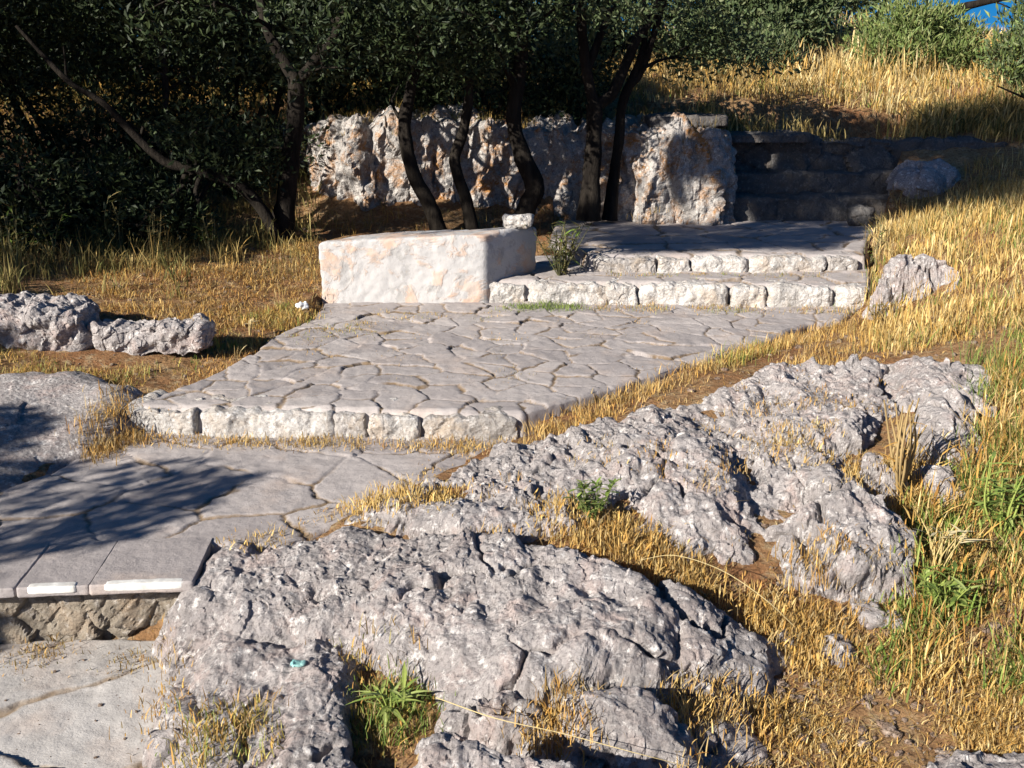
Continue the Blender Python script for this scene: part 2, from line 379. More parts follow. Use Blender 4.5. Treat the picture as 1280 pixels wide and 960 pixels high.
paving('path', low_path, 0, M['cement'], .42, .007, 21, .012, .005, .012, rough=.003, jlo=-.1)
paving('path_landing', landing, .2, M['paving'], .36, .007, 4, .005, .005, .007, skirt=.1, jlo=.12)
paving('path_platform', platform, .31, M['paving'], .19, .007, 11, .0042, .0035, .009, skirt=.1)
paving('path_tread', tread, .432, M['paving'], .3, .012, 15, .008, .012, .01, skirt=.1)
paving('path_upper', upper, .53, M['paving'], .34, .013, 17, .010, .012, .01, skirt=.1)

# ------------------------------------------------------------------ rough blocks and sheets
def roughbox_data(size, center, n=24, e=9, rz=0, disp=(), seed=0, shear=None, taper=0, skew=0):
    s = np.array(size)/2; tot = np.sum(s); V = []; F = []; off = 0; N = []
    ns = [max(4, int(n*v/s.max())) for v in s]
    for ax in range(3):
        for sg in (-1, 1):
            a, b = [(1, 2), (2, 0), (0, 1)][ax]
            U, W = np.meshgrid(np.linspace(-1, 1, ns[a]*2+1), np.linspace(-1, 1, ns[b]*2+1), indexing='ij')
            p = np.zeros(U.shape+(3,)); p[..., ax] = sg; p[..., a] = U; p[..., b] = W
            f = grid_faces(*U.shape); f = f if sg > 0 else f[:, ::-1]
            p = p.reshape(-1, 3); nn = (np.abs(p)**e).sum(1)**(1/e); p = p/nn[:, None]
            nm = np.sign(p)*np.abs(p)**(e-1)/s; nm /= np.linalg.norm(nm, axis=1, keepdims=True)
            V.append(p*s); N.append(nm); F.append(f+off); off += len(p)
    V = np.concatenate(V); N = np.concatenate(N); F = np.concatenate(F)
    q = V + np.array(center)*3.1 + seed*7.7
    d = np.zeros(len(V))
    for k in disp:
        if k[0] == 'f': d += facets(q, k[1], seed+k[3] if len(k) > 3 else seed, 1.2, .6, k[4] if len(k) > 4 else 0)*k[2]
        elif k[0] == 'l': d += k[2]*hewn(q, k[1], seed+int(k[1]*1000))
        else: d += k[2]*fbm(q/k[1], 4, seed+3)
    V = V + N*d[:, None]
    if taper: V[:, :2] *= (1 - taper*(V[:, 2:3]/s[2]*.5+.5))
    if shear: V[:, 2] += shear*V[:, 0]
    if skew: V[:, 0] += skew*V[:, 1]
    c, t = math.cos(rz), math.sin(rz); R = np.array([[c, -t, 0], [t, c, 0], [0, 0, 1]])
    return V@R.T + np.array(center), F
def roughbox(name, size, center, mat, parent=None, flat=False, **k):
    V, F = roughbox_data(size, center, **k)
    return mesh_obj(name, V, F, mat, parent, smooth=not flat, origin=None if parent is not None else (center[0], center[1], center[2]-size[2]/2))
def sheet(name, path, zb, zt, mat, parent=None, res=.012, depth=.5, lean=.05, disp=(), seed=0, rnd=.05):
    path = np.array(path, float); seg = np.linalg.norm(np.diff(path, axis=0), axis=1); L = np.concatenate([[0], np.cumsum(seg)])
    u = np.linspace(0, L[-1], int(L[-1]/res)); X = np.interp(u, L, path[:, 0]); Y = np.interp(u, L, path[:, 1])
    zt = np.interp(u, L, zt) if np.ndim(zt) else np.full(len(u), zt); zb = np.interp(u, L, zb) if np.ndim(zb) else np.full(len(u), zb)
    k = np.ones(9)/9; pad = lambda a: np.convolve(np.pad(a, 4, mode='edge'), k, 'valid')
    X, Y = pad(X), pad(Y); tx, ty = np.gradient(X), np.gradient(Y); ln = np.hypot(tx, ty); nx, ny = ty/ln, -tx/ln
    H = (zt-zb).mean(); nv = max(6, int(H/res)); nb = max(4, int(depth/res/1.5))
    sec = [(-0.0, t) for t in np.linspace(0, 1, nv)]
    back = np.linspace(0, 1, nb)[1:]
    off = np.concatenate([lean*np.linspace(0, 1, nv)**1.5, lean+depth*back]); hh = np.concatenate([np.linspace(0, 1, nv), np.ones(nb-1)])
    PX = X[:, None]-nx[:, None]*off; PY = Y[:, None]-ny[:, None]*off; PZ = zb[:, None]+(zt-zb)[:, None]*hh
    # round the brow
    dz = np.maximum(0, rnd-np.abs(off-lean))*.35*(hh > .98); PZ = PZ-dz
    N = grid_normals(PX, PY, PZ).reshape(-1, 3); V = np.stack([PX, PY, PZ], -1).reshape(-1, 3); Fc = grid_faces(len(u), len(off))
    if (N[:, 1]).mean() > 0: N = -N; Fc = Fc[:, ::-1]
    d = np.zeros(len(V)); q = V+seed*3.3
    for kk in disp:
        sc = np.array(kk[5]) if len(kk) > 5 else 1.0
        if kk[0] == 'f': d += facets(q*sc, kk[1], seed+kk[3], 1.3, .7, kk[4])*kk[2]
        elif kk[0] == 'l': d += kk[2]*hewn(q*sc, kk[1], seed+int(kk[1]*1000))
        else: d += kk[2]*fbm(q*sc/kk[1], 4, seed+5)
    V = V+N*d[:, None]
    V[:, 2] = np.maximum(V[:, 2], (zb[:, None]+0*hh).ravel()-.05)
    return mesh_obj(name, V, Fc, mat, parent, smooth=False, origin=None if parent is not None else (float(X.mean()), float(Y.mean()), float(zb.mean())))

# ------------------------------------------------------------------ the four steps
def step(label, A, B, z0, z1, widths, mat, seed, h_extra=.05, depth=.24, proud=.012):
    A, B = np.array(A[:2]), np.array(B[:2]); d = B-A; L = np.linalg.norm(d); d /= L; nrm = np.array([d[1], -d[0]]); rz = math.atan2(d[1], d[0])
    t = thing('stone_step', ((A[0]+B[0])/2, (A[1]+B[1])/2, z0), label, 'stone step')
    W = np.array(widths, float); W *= L/W.sum(); r = np.random.default_rng(seed); s = 0
    for i, w in enumerate(W):
        g = r.uniform(.001, .010); h = z1-z0+h_extra - r.uniform(.006, .018)
        c = A + d*(s+w/2) - nrm*(depth/2 - proud*r.uniform(-.5, 1.5)); s += w
        roughbox('kerb_stone', (w-g, depth, h), (c[0], c[1], z0-h_extra+h/2), M['grey_kerb'] if r.random() < .3 else mat, t, n=40, e=r.uniform(5, 14), rz=rz+r.uniform(-.05, .05),
                 disp=(('n', .2, .016), ('l', .11, .016), ('l', .04, .008), ('f', .06, .16, 7, .2)), seed=seed+i)
    return t
st1 = thing('stone_step', ((eA[0]+eB[0])/2, eA[1], 0), 'lowest step at the left edge, rubble front under two bright white nosing strips', 'stone step')
_d = (eB-eA)[:2]; _L = np.linalg.norm(_d); _d /= _L; _nr = np.array([_d[1], -_d[0]]); _rz = math.atan2(_d[1], _d[0])
def on_edge(px, back=0, zz=.2):
    q = at(px, 735, zz); s = (q[0]-eA[0])/_d[0]; c = eA[:2]+_d*s-_nr*back; return np.array([c[0], c[1], zz])
_a, _b = eA[:2]-_nr*.075, eB[:2]-_nr*.075+_d*.12
sheet('rubble_front', [_a, _b, _b+np.array([.05, .4])], -.04, .168, mat_rock('mortared_rubble', (.36, .31, .25), (.55, .5, .45), (.2, .15, .11), (.42, .3, .2), .6, .9), st1, .007, .1, .0,
      (('n', .2, .03), ('f', .085, .38, 3, .30), ('f', .03, .2, 5, .1)), 5)
for x0, x1 in ((-420, 20), (20, 108), (108, 236)):
    a, b = on_edge(x0), on_edge(x1); c = (a+b)/2; w = np.linalg.norm((b-a)[:2])
    roughbox('nosing_slab', (w+.001, .312, .032), (c[0]-_nr[0]*.155, c[1]-_nr[1]*.155, .185), M['paving'], st1, n=40, e=40, rz=_rz, disp=(('n', .1, .004),), seed=int(x1))
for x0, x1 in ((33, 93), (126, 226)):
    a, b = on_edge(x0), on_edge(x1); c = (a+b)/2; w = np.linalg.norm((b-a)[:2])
    roughbox('nosing_glare', (w, .03, .024), (c[0]-_nr[0]*.010, c[1]-_nr[1]*.010, .1915), M['edge_glare'], st1, n=30, e=7, rz=_rz, disp=(('n', .05, .0015),), seed=int(x1))  # white strips put in for the sun glare on the rounded slab edge
step('second step up, five chipped white kerb stones edging the flagstone platform', at(152, 509, .31), at(652, 518, .31), .19, .31, [.75, 1.35, .36, .5, 1.0], M['step_stone'], 31)
step('third step up, long row of white stones right of the whitewashed block', at(603, 352, .432), at(1086, 359, .432), .30, .432, [.6, 1.1, .4, 1.2, .5, .9, .4], M['step_stone'], 41)
step('topmost step of low white stones in front of the shaded landing', at(742, 321, .53), at(1077, 320, .53), .422, .53, [.9, .45, .8, 1.1, .45], M['step_stone'], 51)

# ------------------------------------------------------------------ whitewashed block and the smaller one behind it
a, b = aty(395, 300, 6.17), aty(606, 290, 6.17)
blk = roughbox('masonry_block', (b[0]-a[0], .40, .48), ((a[0]+b[0])/2+.165, 6.17+.20, .46), M['plaster'], None, n=60, e=24, disp=(('n', .3, .012), ('n', .05, .004), ('l', .05, .003)), seed=3, shear=.045, skew=.83)
tag(blk, 'long low whitewashed masonry block with flaking pinkish plaster and a shaded right end', 'masonry block')
c = aty(648, 284, 6.46)
cap = roughbox('stone', (.19, .15, .08), (c[0], c[1], .765), M['step_stone'], None, n=14, e=4, disp=(('n', .1, .02), ('f', .06, .3, 2)), seed=4)
tag(cap, 'small pale stone lying on top of the whitewashed block at its right end', 'stone')

# ------------------------------------------------------------------ cut rock face at the back, shaded bench wall to its right
rf = [aty(330, 250, 8.9)[:2], aty(385, 250, 8.15)[:2], aty(450, 250, 7.95)[:2], aty(560, 250, 8.1)[:2], aty(660, 250, 8.2)[:2], aty(750, 250, 8.3)[:2], aty(795, 250, 8.1)[:2], aty(850, 250, 8.0)[:2], aty(897, 250, 8.0)[:2], aty(908, 250, 8.15)[:2], aty(940, 250, 9.1)[:2]]
face = sheet('cliff', rf, .42, [1.25, 1.26, 1.30, 1.31, 1.28, 1.22, 1.22, 1.22, 1.22, 1.22, 1.2], M['white_rock'], None, .0135, .7, .10,
      (('n', .6, .12), ('l', .30, .10, 0, 0, (1.3, 1.3, .6)), ('f', .30, .16, 3, .35, (1.6, 1.6, .5)), ('l', .11, .045, 0, 0, (1.3, 1.3, .7)), ('f', .10, .22, 5, .3, (1.4, 1.4, .6)), ('l', .045, .02)), 12)
tag(face, 'pale cut rock face with ochre streaks standing behind the tree trunks', 'cliff')
c = aty(850, 140, 8.45)
led = roughbox('stone_slab', (.62, .55, .09), (c[0]+.05, 8.5, 1.29), M['shade_stone'], None, n=30, e=9, disp=(('n', .2, .02), ('f', .1, .2, 2)), seed=14)
tag(led, 'grey slab capping the right end of the pale rock face', 'stone slab')
bw = thing('stone_wall', (aty(1060, 270, 8.3)[0], 8.3, .55), 'low stepped stone wall in deep shade behind the landing', 'stone wall')
def wx(px, Y): return aty(px, 250, Y)[0]
WD = (('n', .5, .02), ('l', .2, .02), ('f', .25, .06, 3, .2, (1, 1, .8)), ('l', .06, .012))
sheet('lower_course', [(wx(895, 8.25), 8.25), (wx(1120, 8.25), 8.22), (wx(1150, 8.3), 8.5)], .48, .725, M['shade_stone'], bw, .018, .3, .02, WD, 3)
sheet('middle_course', [(wx(895, 8.4), 8.43), (wx(1170, 8.45), 8.42), (wx(1190, 8.45), 8.7)], .68, .90, M['shade_stone'], bw, .018, .3, .02, WD, 5)
sheet('upper_course', [(wx(895, 8.6), 8.66), (wx(1060, 8.6), 8.62), (wx(1250, 8.6), 8.6), (wx(1300, 8.6), 8.9)], .84, [1.17, 1.14, 1.13, 1.1], M['shade_stone'], bw, .018, .3, .02, (('n', .5, .03), ('f', .28, .22, 3, .35, (.8, 1, 1.3)), ('l', .08, .02)), 7)
sheet('coping', [(wx(900, 8.5), 8.52), (wx(1010, 8.5), 8.52), (wx(1024, 8.5), 8.75)], 1.12, 1.19, M['shade_stone'], bw, .018, .4, .01, (('n', .3, .03), ('f', .1, .2, 5, .1)), 9)
c = aty(1165, 235, 8.05)
roughbox_l = roughbox('boulder', (.48, .4, .34), (c[0], 8.15, .80), M['rock'], None, n=22, e=3.2, rz=.3, disp=(('n', .3, .05), ('f', .2, .45, 2), ('f', .06, .25, 4)), seed=21)
tag(roughbox_l, 'grey boulder leaning on the shaded stepped wall, half hidden by dry grass', 'boulder')
c = aty(1075, 265, 8.0)
tag(roughbox('stone', (.2, .16, .14), (c[0], 8.0, .60), M['shade_stone'], None, n=14, e=3, disp=(('n', .15, .03), ('f', .08, .3, 2)), seed=22), 'brownish stone lying at the foot of the shaded stepped wall', 'stone')
# ------------------------------------------------------------------ outcrops and rocks
def outcrop(name, slabs, label, cat, mat='rock', res=.005, seed=0, w=.10, rnd=.05, steep=2.6, warp=.03, disp=None, relief=1.0, cull=.10, nrmblend=1.0):
    slabs = [(np.array(s, float) if isinstance(s, np.ndarray) else P(s)) for s in slabs]
    allp = np.concatenate(slabs); lo = allp[:, :2].min(0)-.16; hi = allp[:, :2].max(0)+.16
    xs = np.arange(lo[0], hi[0], res); ys = np.arange(lo[1], hi[1], res); X, Y = np.meshgrid(xs, ys, indexing='ij')
    p = np.stack([X.ravel(), Y.ravel()], 1); p3 = np.concatenate([p, np.full((len(p), 1), seed*1.7)], 1)
    wp = warp*(fbm(p3/.20, 4, seed+1)*1.2); wp2 = warp*.6*facets(p3, .09, seed+2)/.09
    Z = np.full(len(p), -9.0)
    for k, s in enumerate(slabs):
        A = np.concatenate([np.ones((len(s), 1)), s[:, :2]], 1)
        co, *_ = np.linalg.lstsq(A.T@A+np.diag([1e-5, 3e-3, 3e-3]), A.T@s[:, 2], rcond=None)
        sd = poly_sd(p, s)+wp+wp2
        z = co[0]+p@co[1:] - rnd*np.clip((sd+w)/w, 0, 1)**2 - steep*np.maximum(sd, 0) + .012*math.sin(k*2.3)
        Z = np.maximum(Z, z)
    Z = np.maximum(Z, Z.max()-2.0).reshape(X.shape)
    for _ in range(3):
        Zp = np.pad(Z, 1, mode='edge'); Z = (Zp[:-2, 1:-1]+Zp[2:, 1:-1]+Zp[1:-1, :-2]+Zp[1:-1, 2:]+2*Z)/6
    Zb = Z.copy()
    for _ in range(8):
        Zp = np.pad(Zb, 1, mode='edge'); Zb = (Zp[:-2, 1:-1]+Zp[2:, 1:-1]+Zp[1:-1, :-2]+Zp[1:-1, 2:])/4
    N = grid_normals(X, Y, Zb).reshape(-1, 3); N[N[:, 2] < 0] *= -1
    V = np.stack([X, Y, Z], -1).reshape(-1, 3); q = V+seed*5.1; g0 = gz(p)
    keepv = V[:, 2] > g0-cull
    d = np.zeros(len(V)); kv = np.where(keepv)[0]
    for kk in disp or [(k[0], k[1], k[2]*(relief if k[0] in 'lf' else 1)) + tuple(k[3:]) for k in (('n', .35, .03), ('l', .20, .035), ('c', .40, .045), ('l', .085, .019), ('f', .075, .16, 5, .22), ('l', .038, .014), ('f', .030, .28, 7, .2), ('l', .016, .005))]:
        qq = q[kv]
        if kk[0] == 'f':
            sc = np.array(kk[5]) if len(kk) > 5 else 1.0
            wq = qq*sc + kk[1]*.35*np.stack([perlin(qq/kk[1]*.8, seed+31), perlin(qq/kk[1]*.8+9, seed+32), perlin(qq/kk[1]*.8+19, seed+33)], 1)
            # bring big facets out only in places, so smooth and broken areas alternate
            m = .35+.65*smoothstep(-.15, .25, fbm(qq/.45, 2, seed+50+kk[3]))
            d[kv] += facets(wq, kk[1], seed+kk[3], 1.4, .8, kk[4])*kk[2]*m
        elif kk[0] == 'l': d[kv] += kk[2]*hewn(qq, kk[1], seed+int(kk[1]*1000))*(.55+.45*smoothstep(-.2, .2, fbm(qq/.4, 2, seed+int(kk[1]*1000)+50)))
        elif kk[0] == 'c':
            wq = qq[:, :2]/kk[1]+np.stack([fbm(qq/.16, 3, seed+41), fbm(qq/.16+7, 3, seed+42)], 1)*.35
            bd, _, hh = worley2(wq, seed+43); bd = bd*kk[1]
            d[kv] -= kk[2]*np.exp(-(bd/.011)**2)*smoothstep(-.1, .2, fbm(qq/.3, 2, seed+44))
            d[kv] += .022*(_r(hh, 3)-.5)
        elif kk[0] == 'p':
            d[kv] -= kk[2]*smoothstep(.12, .38, fbm(qq/kk[1], 3, seed+70))
        else: d[kv] += kk[2]*fbm(qq/kk[1], 4, seed+60)
    V = V+N*d[:, None]
    Fc = grid_faces(len(xs), len(ys)); Fc = Fc[keepv[Fc].all(1)]
    V2, Fc, _ = compact(V, Fc)
    o = mesh_obj(name, V2, Fc, M[mat] if isinstance(mat, str) else mat, smooth=False, origin=(float(allp[:, 0].mean()), float(allp[:, 1].mean()), float(g0.min())))
    return tag(o, label, cat)

outcrop('rock_outcrop', [
    [(240, 738, .16), (264, 708, .20), (312, 680, .22), (430, 642, .29), (560, 652, .31), (700, 670, .31), (800, 706, .31), (850, 745, .30), (838, 800, .27), (700, 822, .25), (640, 845, .22), (560, 826, .22), (440, 785, .2), (300, 800, .13)],
    [(232, 800, .08), (262, 740, .12), (330, 790, .16), (420, 800, .19), (430, 850, .17), (330, 860, .14), (250, 850, .09)],
    [(228, 850, .08), (330, 850, .155), (440, 870, .17), (435, 925, .15), (350, 940, .13), (232, 950, .07)],
    [(225, 940, .08), (330, 950, .11), (420, 945, .13), (500, 955, .12), (490, 1060, .09), (230, 1060, .06)],
    [(700, 855, .23), (780, 838, .25), (850, 860, .25), (860, 920, .2), (800, 945, .18), (715, 930, .17)],
    [(560, 860, .19), (640, 850, .2), (690, 865, .2), (690, 905, .17), (600, 900, .17)],
    [(830, 715, .29), (880, 722, .28), (930, 750, .23), (988, 795, .15), (975, 850, .10), (910, 865, .13), (840, 830, .22)],
    [(845, 870, .16), (930, 870, .13), (960, 925, .08), (900, 960, .08), (850, 940, .13)],
    [(222, 850, .02), (240, 790, .05), (420, 760, .12), (850, 750, .20), (960, 800, .12), (945, 890, .09), (840, 1000, .06), (560, 1060, .05), (240, 1060, .01), (218, 940, .01)],
    [(345, 880, .14), (425, 875, .16), (440, 920, .13), (370, 950, .11)], [(520, 905, .13), (560, 890, .15), (590, 920, .13), (540, 960, .1)],
    [(222, 870, .05), (250, 860, .07), (246, 960, .05), (240, 1060, .03), (212, 1060, .01), (216, 940, .02)],
    [(232, 742, .165), (246, 700, .195), (300, 668, .205), (345, 688, .225), (290, 745, .18)],
    [(220, 748, .165), (234, 720, .205), (262, 712, .215), (280, 745, .19), (255, 805, .13), (224, 812, .08)],
    [(222, 850, .06), (240, 790, .11), (440, 780, .185), (440, 960, .145), (230, 1060, .07), (216, 940, .06)],
    [(330, 800, .17), (400, 790, .19), (440, 840, .17), (380, 850, .155)]],
    'large grey pitted limestone outcrop bulging beside the lowest steps', 'rock outcrop', res=.0040, seed=3, w=.10, rnd=.05, steep=3.0, relief=.85)
o = outcrop('rock', [[(525, 930, .28), (585, 898, .35), (650, 896, .36), (715, 940, .30), (750, 1060, .22), (510, 1060, .22)]],
    'bright pointed rock at the bottom edge in front of the big outcrop', 'rock', 'rock', .0040, 9, .06, .04, 2.6)
o = outcrop('rock', [[(720, 960, .12), (800, 950, .14), (840, 975, .12), (800, 1040, .08), (720, 1040, .08)]],
    'low rock at the bottom edge right of the bright pointed rock', 'rock', 'rock', .005, 10, .1, .06, 2.2)
outcrop('rock_outcrop', [
    [(440, 640, 0.261), (520, 592, 0.284), (640, 552, 0.294), (760, 520, 0.324), (860, 535, 0.364), (850, 580, 0.374), (770, 600, 0.371), (720, 640, 0.331), (640, 640, 0.331), (560, 655, 0.291)],
    [(590, 610, 0.351), (650, 590, 0.354), (715, 605, 0.361), (705, 645, 0.291), (570, 650, 0.281)],
    [(770, 580, 0.384), (850, 540, 0.394), (930, 560, 0.384), (960, 620, 0.371), (900, 650, 0.321), (800, 640, 0.331)],
    [(810, 620, 0.361), (900, 610, 0.371), (955, 650, 0.321), (930, 690, 0.251), (850, 690, 0.261)],
    [(955, 625, 0.371), (1050, 592, 0.424), (1110, 595, 0.434), (1150, 640, 0.391), (1140, 690, 0.321), (1060, 700, 0.291), (990, 690, 0.281)],
    [(1060, 690, 0.311), (1135, 680, 0.311), (1130, 740, 0.191), (1070, 745, 0.181)],
    [(860, 500, 0.324), (960, 458, 0.364), (1090, 448, 0.424), (1120, 490, 0.434), (1080, 540, 0.404), (960, 545, 0.374)],
    [(740, 530, 0.314), (850, 500, 0.334), (960, 545, 0.374), (880, 570, 0.374)],
    [(460, 645, 0.231), (560, 585, 0.254), (760, 530, 0.294), (870, 495, 0.314), (1080, 450, 0.394), (1110, 540, 0.374), (1050, 600, 0.351), (960, 640, 0.301), (900, 690, 0.241), (740, 650, 0.281)],
    [(640, 560, 0.299), (720, 545, 0.319), (760, 570, 0.329), (690, 590, 0.319)], [(905, 545, 0.384), (960, 535, 0.404), (1000, 570, 0.384), (960, 595, 0.364)],
    [(1000, 575, 0.384), (1050, 565, 0.414), (1085, 590, 0.404), (1040, 600, 0.391)]],
    'long broken grey outcrop sloping along the right side of the platform', 'rock outcrop', res=.0050, seed=5, w=.10, rnd=.05, steep=3.0, relief=1.25)
outcrop('rock_outcrop', [
    [(1118, 520, 0.424), (1150, 482, 0.484), (1215, 470, 0.514), (1242, 500, 0.504), (1240, 560, 0.424), (1190, 590, 0.344), (1125, 570, 0.344)],
    [(1060, 440, 0.404), (1150, 430, 0.484), (1250, 440, 0.534), (1250, 480, 0.524), (1120, 490, 0.444)]],
    'smooth striated grey rock hump behind the tall brown dry stalks', 'rock outcrop', res=.0062, seed=7, w=.22, rnd=.13, steep=1.8,
    disp=(('n', .35, .05), ('f', .10, .30, 5, .18, (3.0, .8, 1.2)), ('f', .04, .22, 7, .1)))
outcrop('rock', [[(968, 545, .40), (1005, 530, .44), (1045, 545, .43), (1040, 572, .37), (985, 570, .36)]], 'small pale rock lying in dry grass above the broken outcrop', 'rock', 'rock', .005, 12, .07, .05, 2.2)
outcrop('rock', [[(1072, 562, .42), (1095, 546, .46), (1118, 556, .45), (1112, 590, .36), (1078, 588, .36)]], 'small angular rock at the foot of the tall brown dry stalks', 'rock', 'rock', .005, 13, .06, .04, 2.4)
outcrop('rock', [[(1150, 575, .36), (1190, 568, .39), (1215, 585, .38), (1200, 620, .31), (1160, 615, .31)]], 'small rounded rock among green weeds below the striated hump', 'rock', 'rock', .006, 14, .07, .05, 2.2)
outcrop('rock', [[(1106, 322, .66), (1122, 298, .74), (1190, 295, .77), (1203, 316, .71), (1192, 330, .62), (1110, 330, .62)]], 'grey rock half buried in tall straw at the right of the landing', 'rock', 'rock', .011, 15, .12, .06, 2.6)
RD = (('n', .25, .03), ('l', .16, .035), ('l', .07, .018), ('f', .09, .2, 3, .2), ('l', .035, .010), ('f', .035, .25, 5, .15))
tag(roughbox('rock_ledge', (.66, .40, .30), (-2.40, 5.02, .40), M['rock'], None, True, n=70, e=6, disp=RD, seed=61), 'grey rock block cut off by the left edge of the picture', 'rock ledge')
tag(roughbox('rock_ledge', (.54, .20, .17), (-1.77, 4.98, .385), M['rock'], None, True, n=70, e=6, rz=-.04, disp=RD, seed=62), 'low crumbling rock ledge in dry grass on the left bank', 'rock ledge')
outcrop('rock_slab', [[(-260, 600, .24), (-200, 470, .40), (0, 458, .38), (100, 455, .37), (175, 475, .35), (170, 510, .30), (110, 560, .22), (0, 615, .20)]], 'smooth sloping grey bedrock slab at the left below the ledges', 'rock slab', 'rock', .008, 18, .15, .05, 1.4,
    disp=(('n', .5, .04), ('f', .3, .10, 3, .05), ('f', .05, .12, 7, .05)))
outcrop('rock_outcrop', [[(1000, 975, .06), (1090, 930, .12), (1190, 905, .16), (1300, 890, .2), (1420, 920, .2), (1400, 1040, .1), (1050, 1040, .05)]], 'low flat grey outcrop in the bottom right corner behind dry grass', 'rock outcrop', 'rock', .005, 19, .12, .06, 1.8)
outcrop('rock', [[(205, 872, .04), (250, 840, .08), (262, 900, .08), (240, 960, .04), (195, 930, .03)]], 'thin pale rock edge bordering the lowest path', 'rock', 'rock', .005, 23, .05, .03, 2.0)
for px, py, s, lab in ((1085, 785, .075, 'small flat stone on bare earth below the broken outcrop'), (1047, 812, .085, 'pale upright stone on bare earth right of the large outcrop'), (1115, 792, .06, 'pebble beside dry grass right of the small flat stone'),
                       (985, 800, .05, 'small pebble near the shaded end of the large outcrop'), (310, 490, .05, 'tiny pale stone at the left edge of the platform')):
    g = at(px, py, .12); z = float(gz(g[None, :2])[0])
    tag(roughbox('stone', (s*1.3, s, s*.7), (g[0], g[1], z+s*.2), M['rock'], None, n=10, e=3, rz=px*.1, disp=(('n', .06, .012), ('f', .035, .4, 2)), seed=px), lab, 'stone')
# ------------------------------------------------------------------ which surfaces the sun reaches: crowns are thinned where the photo shows sunlight
bpy.context.view_layer.update(); DG = bpy.context.evaluated_depsgraph_get()
def cast(px, py):
    d = ray(px, py); d = d/np.linalg.norm(d)
    ok, loc, nrm, idx, ob, mx = scn.ray_cast(DG, Vector(CAM), Vector(d), distance=60)
    return np.array(loc) if ok else None
def down(x, y):
    ok, loc, nrm, idx, ob, mx = scn.ray_cast(DG, Vector((x, y, 6)), Vector((0, 0, -1)), distance=12)
    return (np.array(loc), np.array(nrm), ob.name) if ok else None
_e1 = np.cross(LIGHT, [0, 0, 1.0]); _e1 /= np.linalg.norm(_e1); _e2 = np.cross(_e1, LIGHT)
SH = {'thicket': [(-60, -20), (640, -20), (640, 135), (520, 140), (400, 150), (385, 300), (330, 330), (200, 334), (100, 350), (-60, 366)],
      'wall': [(905, 172), (935, 150), (985, 138), (1060, 142), (1130, 146), (1215, 125), (1330, 120), (1330, 262), (1100, 280), (1078, 312), (900, 314), (760, 316), (760, 270), (900, 272)],
      'rockend': [(822, 170), (850, 160), (905, 152), (912, 228), (880, 234), (852, 262), (828, 262)],
      'upper': [(690, 275), (1078, 275), (1076, 313), (760, 317)],
      'landing': [(-80, 572), (60, 566), (180, 566), (300, 570), (372, 592), (330, 612), (280, 640), (236, 668), (190, 690), (60, 706), (-80, 716)],
      'corner': [(-60, 735), (25, 740), (45, 770), (30, 812), (-60, 830)],
      'ledge': [(-60, 392), (60, 392), (92, 415), (80, 440), (-60, 445)],
      'bedrock': [(-60, 500), (60, 500), (120, 545), (60, 566), (-60, 572)],
      'foot': [(395, 246), (700, 246), (760, 240), (760, 272), (690, 288), (395, 296)],
      'rightend': [(1090, 160), (1330, 140), (1330, 262), (1110, 276)],
      'bush': [(675, 262), (735, 262), (740, 345), (675, 345)]}
SHP = {k: np.array([(a, b, 0) for a, b in v], float) for k, v in SH.items()}
def in_shade(q):
    m = np.zeros(len(q), bool)
    for v in SHP.values(): m |= poly_sd(q, v) < 0
    return m
_uv0 = np.array([-14.0, -8.0]); _uvs = .04; LIT = np.full((700, 400), -99.0)
def uvw(p): return np.stack([p@_e1, p@_e2, p@LIGHT], -1)
_pix = np.array([(x, y) for y in range(150, 960, 5) for x in range(0, 1281, 5)] + [(x, y) for y in range(45, 150, 5) for x in range(850, 1200, 5)], float)
_sh = in_shade(_pix)
_nz = fbm(np.concatenate([_pix/np.array([46., 30.]), np.zeros((len(_pix), 1))], 1), 3, 77)
for (px, py), s, nz in zip(_pix, _sh, _nz):
    if s: continue
    if 400 < px < 905 and py < 275 and nz > (-.02 if px < 500 else .17): continue
    w = cast(px, py)
    if w is None: continue
    u = uvw(w); i, j = ((u[:2]-_uv0)/_uvs).astype(int)
    if 1 < i < 698 and 1 < j < 398:
        LIT[i-1:i+2, j-1:j+2] = np.maximum(LIT[i-1:i+2, j-1:j+2], u[2])
def blocked(p, slack=.25):
    u = uvw(p); i = np.clip(((u[:, 0]-_uv0[0])/_uvs).astype(int), 0, 699); j = np.clip(((u[:, 1]-_uv0[1])/_uvs).astype(int), 0, 399)
    return u[:, 2] < LIT[i, j]-slack          # lies on the sunny side of a surface the photo shows lit

# sprays that throw the shade the photo shows, hung in the two tall trees left of the frame
def sprays(key, n, t0, t1, rng, keep=1.0):
    poly = SHP[key]; lo = poly[:, :2].min(0); hi = poly[:, :2].max(0); out = []
    while len(out) < n:
        q = lo+(hi-lo)*rng.random(2)
        if poly_sd(q[None], poly)[0] > -2: continue
        if keep < 1 and fbm(np.array([[q[0]/60, q[1]/22, .3]]), 2, 8)[0] < keep-.2: continue
        w = cast(*q)
        if w is None or w[1] > 14: out.append(None); continue
        out.append(w-LIGHT*rng.uniform(t0, t1))
    return np.array([o for o in out if o is not None])
rs = np.random.default_rng(5)
SHP['cliff'] = np.array([(400, 150, 0), (905, 155, 0), (905, 270, 0), (400, 275, 0)], float)
E1 = np.concatenate([sprays('wall', 900, 7.2, 10.5, rs), sprays('rightend', 520, 7.5, 11, rs), sprays('rockend', 150, 6.5, 9.5, rs), sprays('upper', 300, 6.0, 9.5, rs), sprays('bush', 50, 5.0, 7.5, rs)])
E2 = np.concatenate([sprays('landing', 64, 2.9, 4.4, rs, .12), sprays('corner', 40, 2.6, 4.0, rs), sprays('bedrock', 36, 3.2, 5.2, rs)])
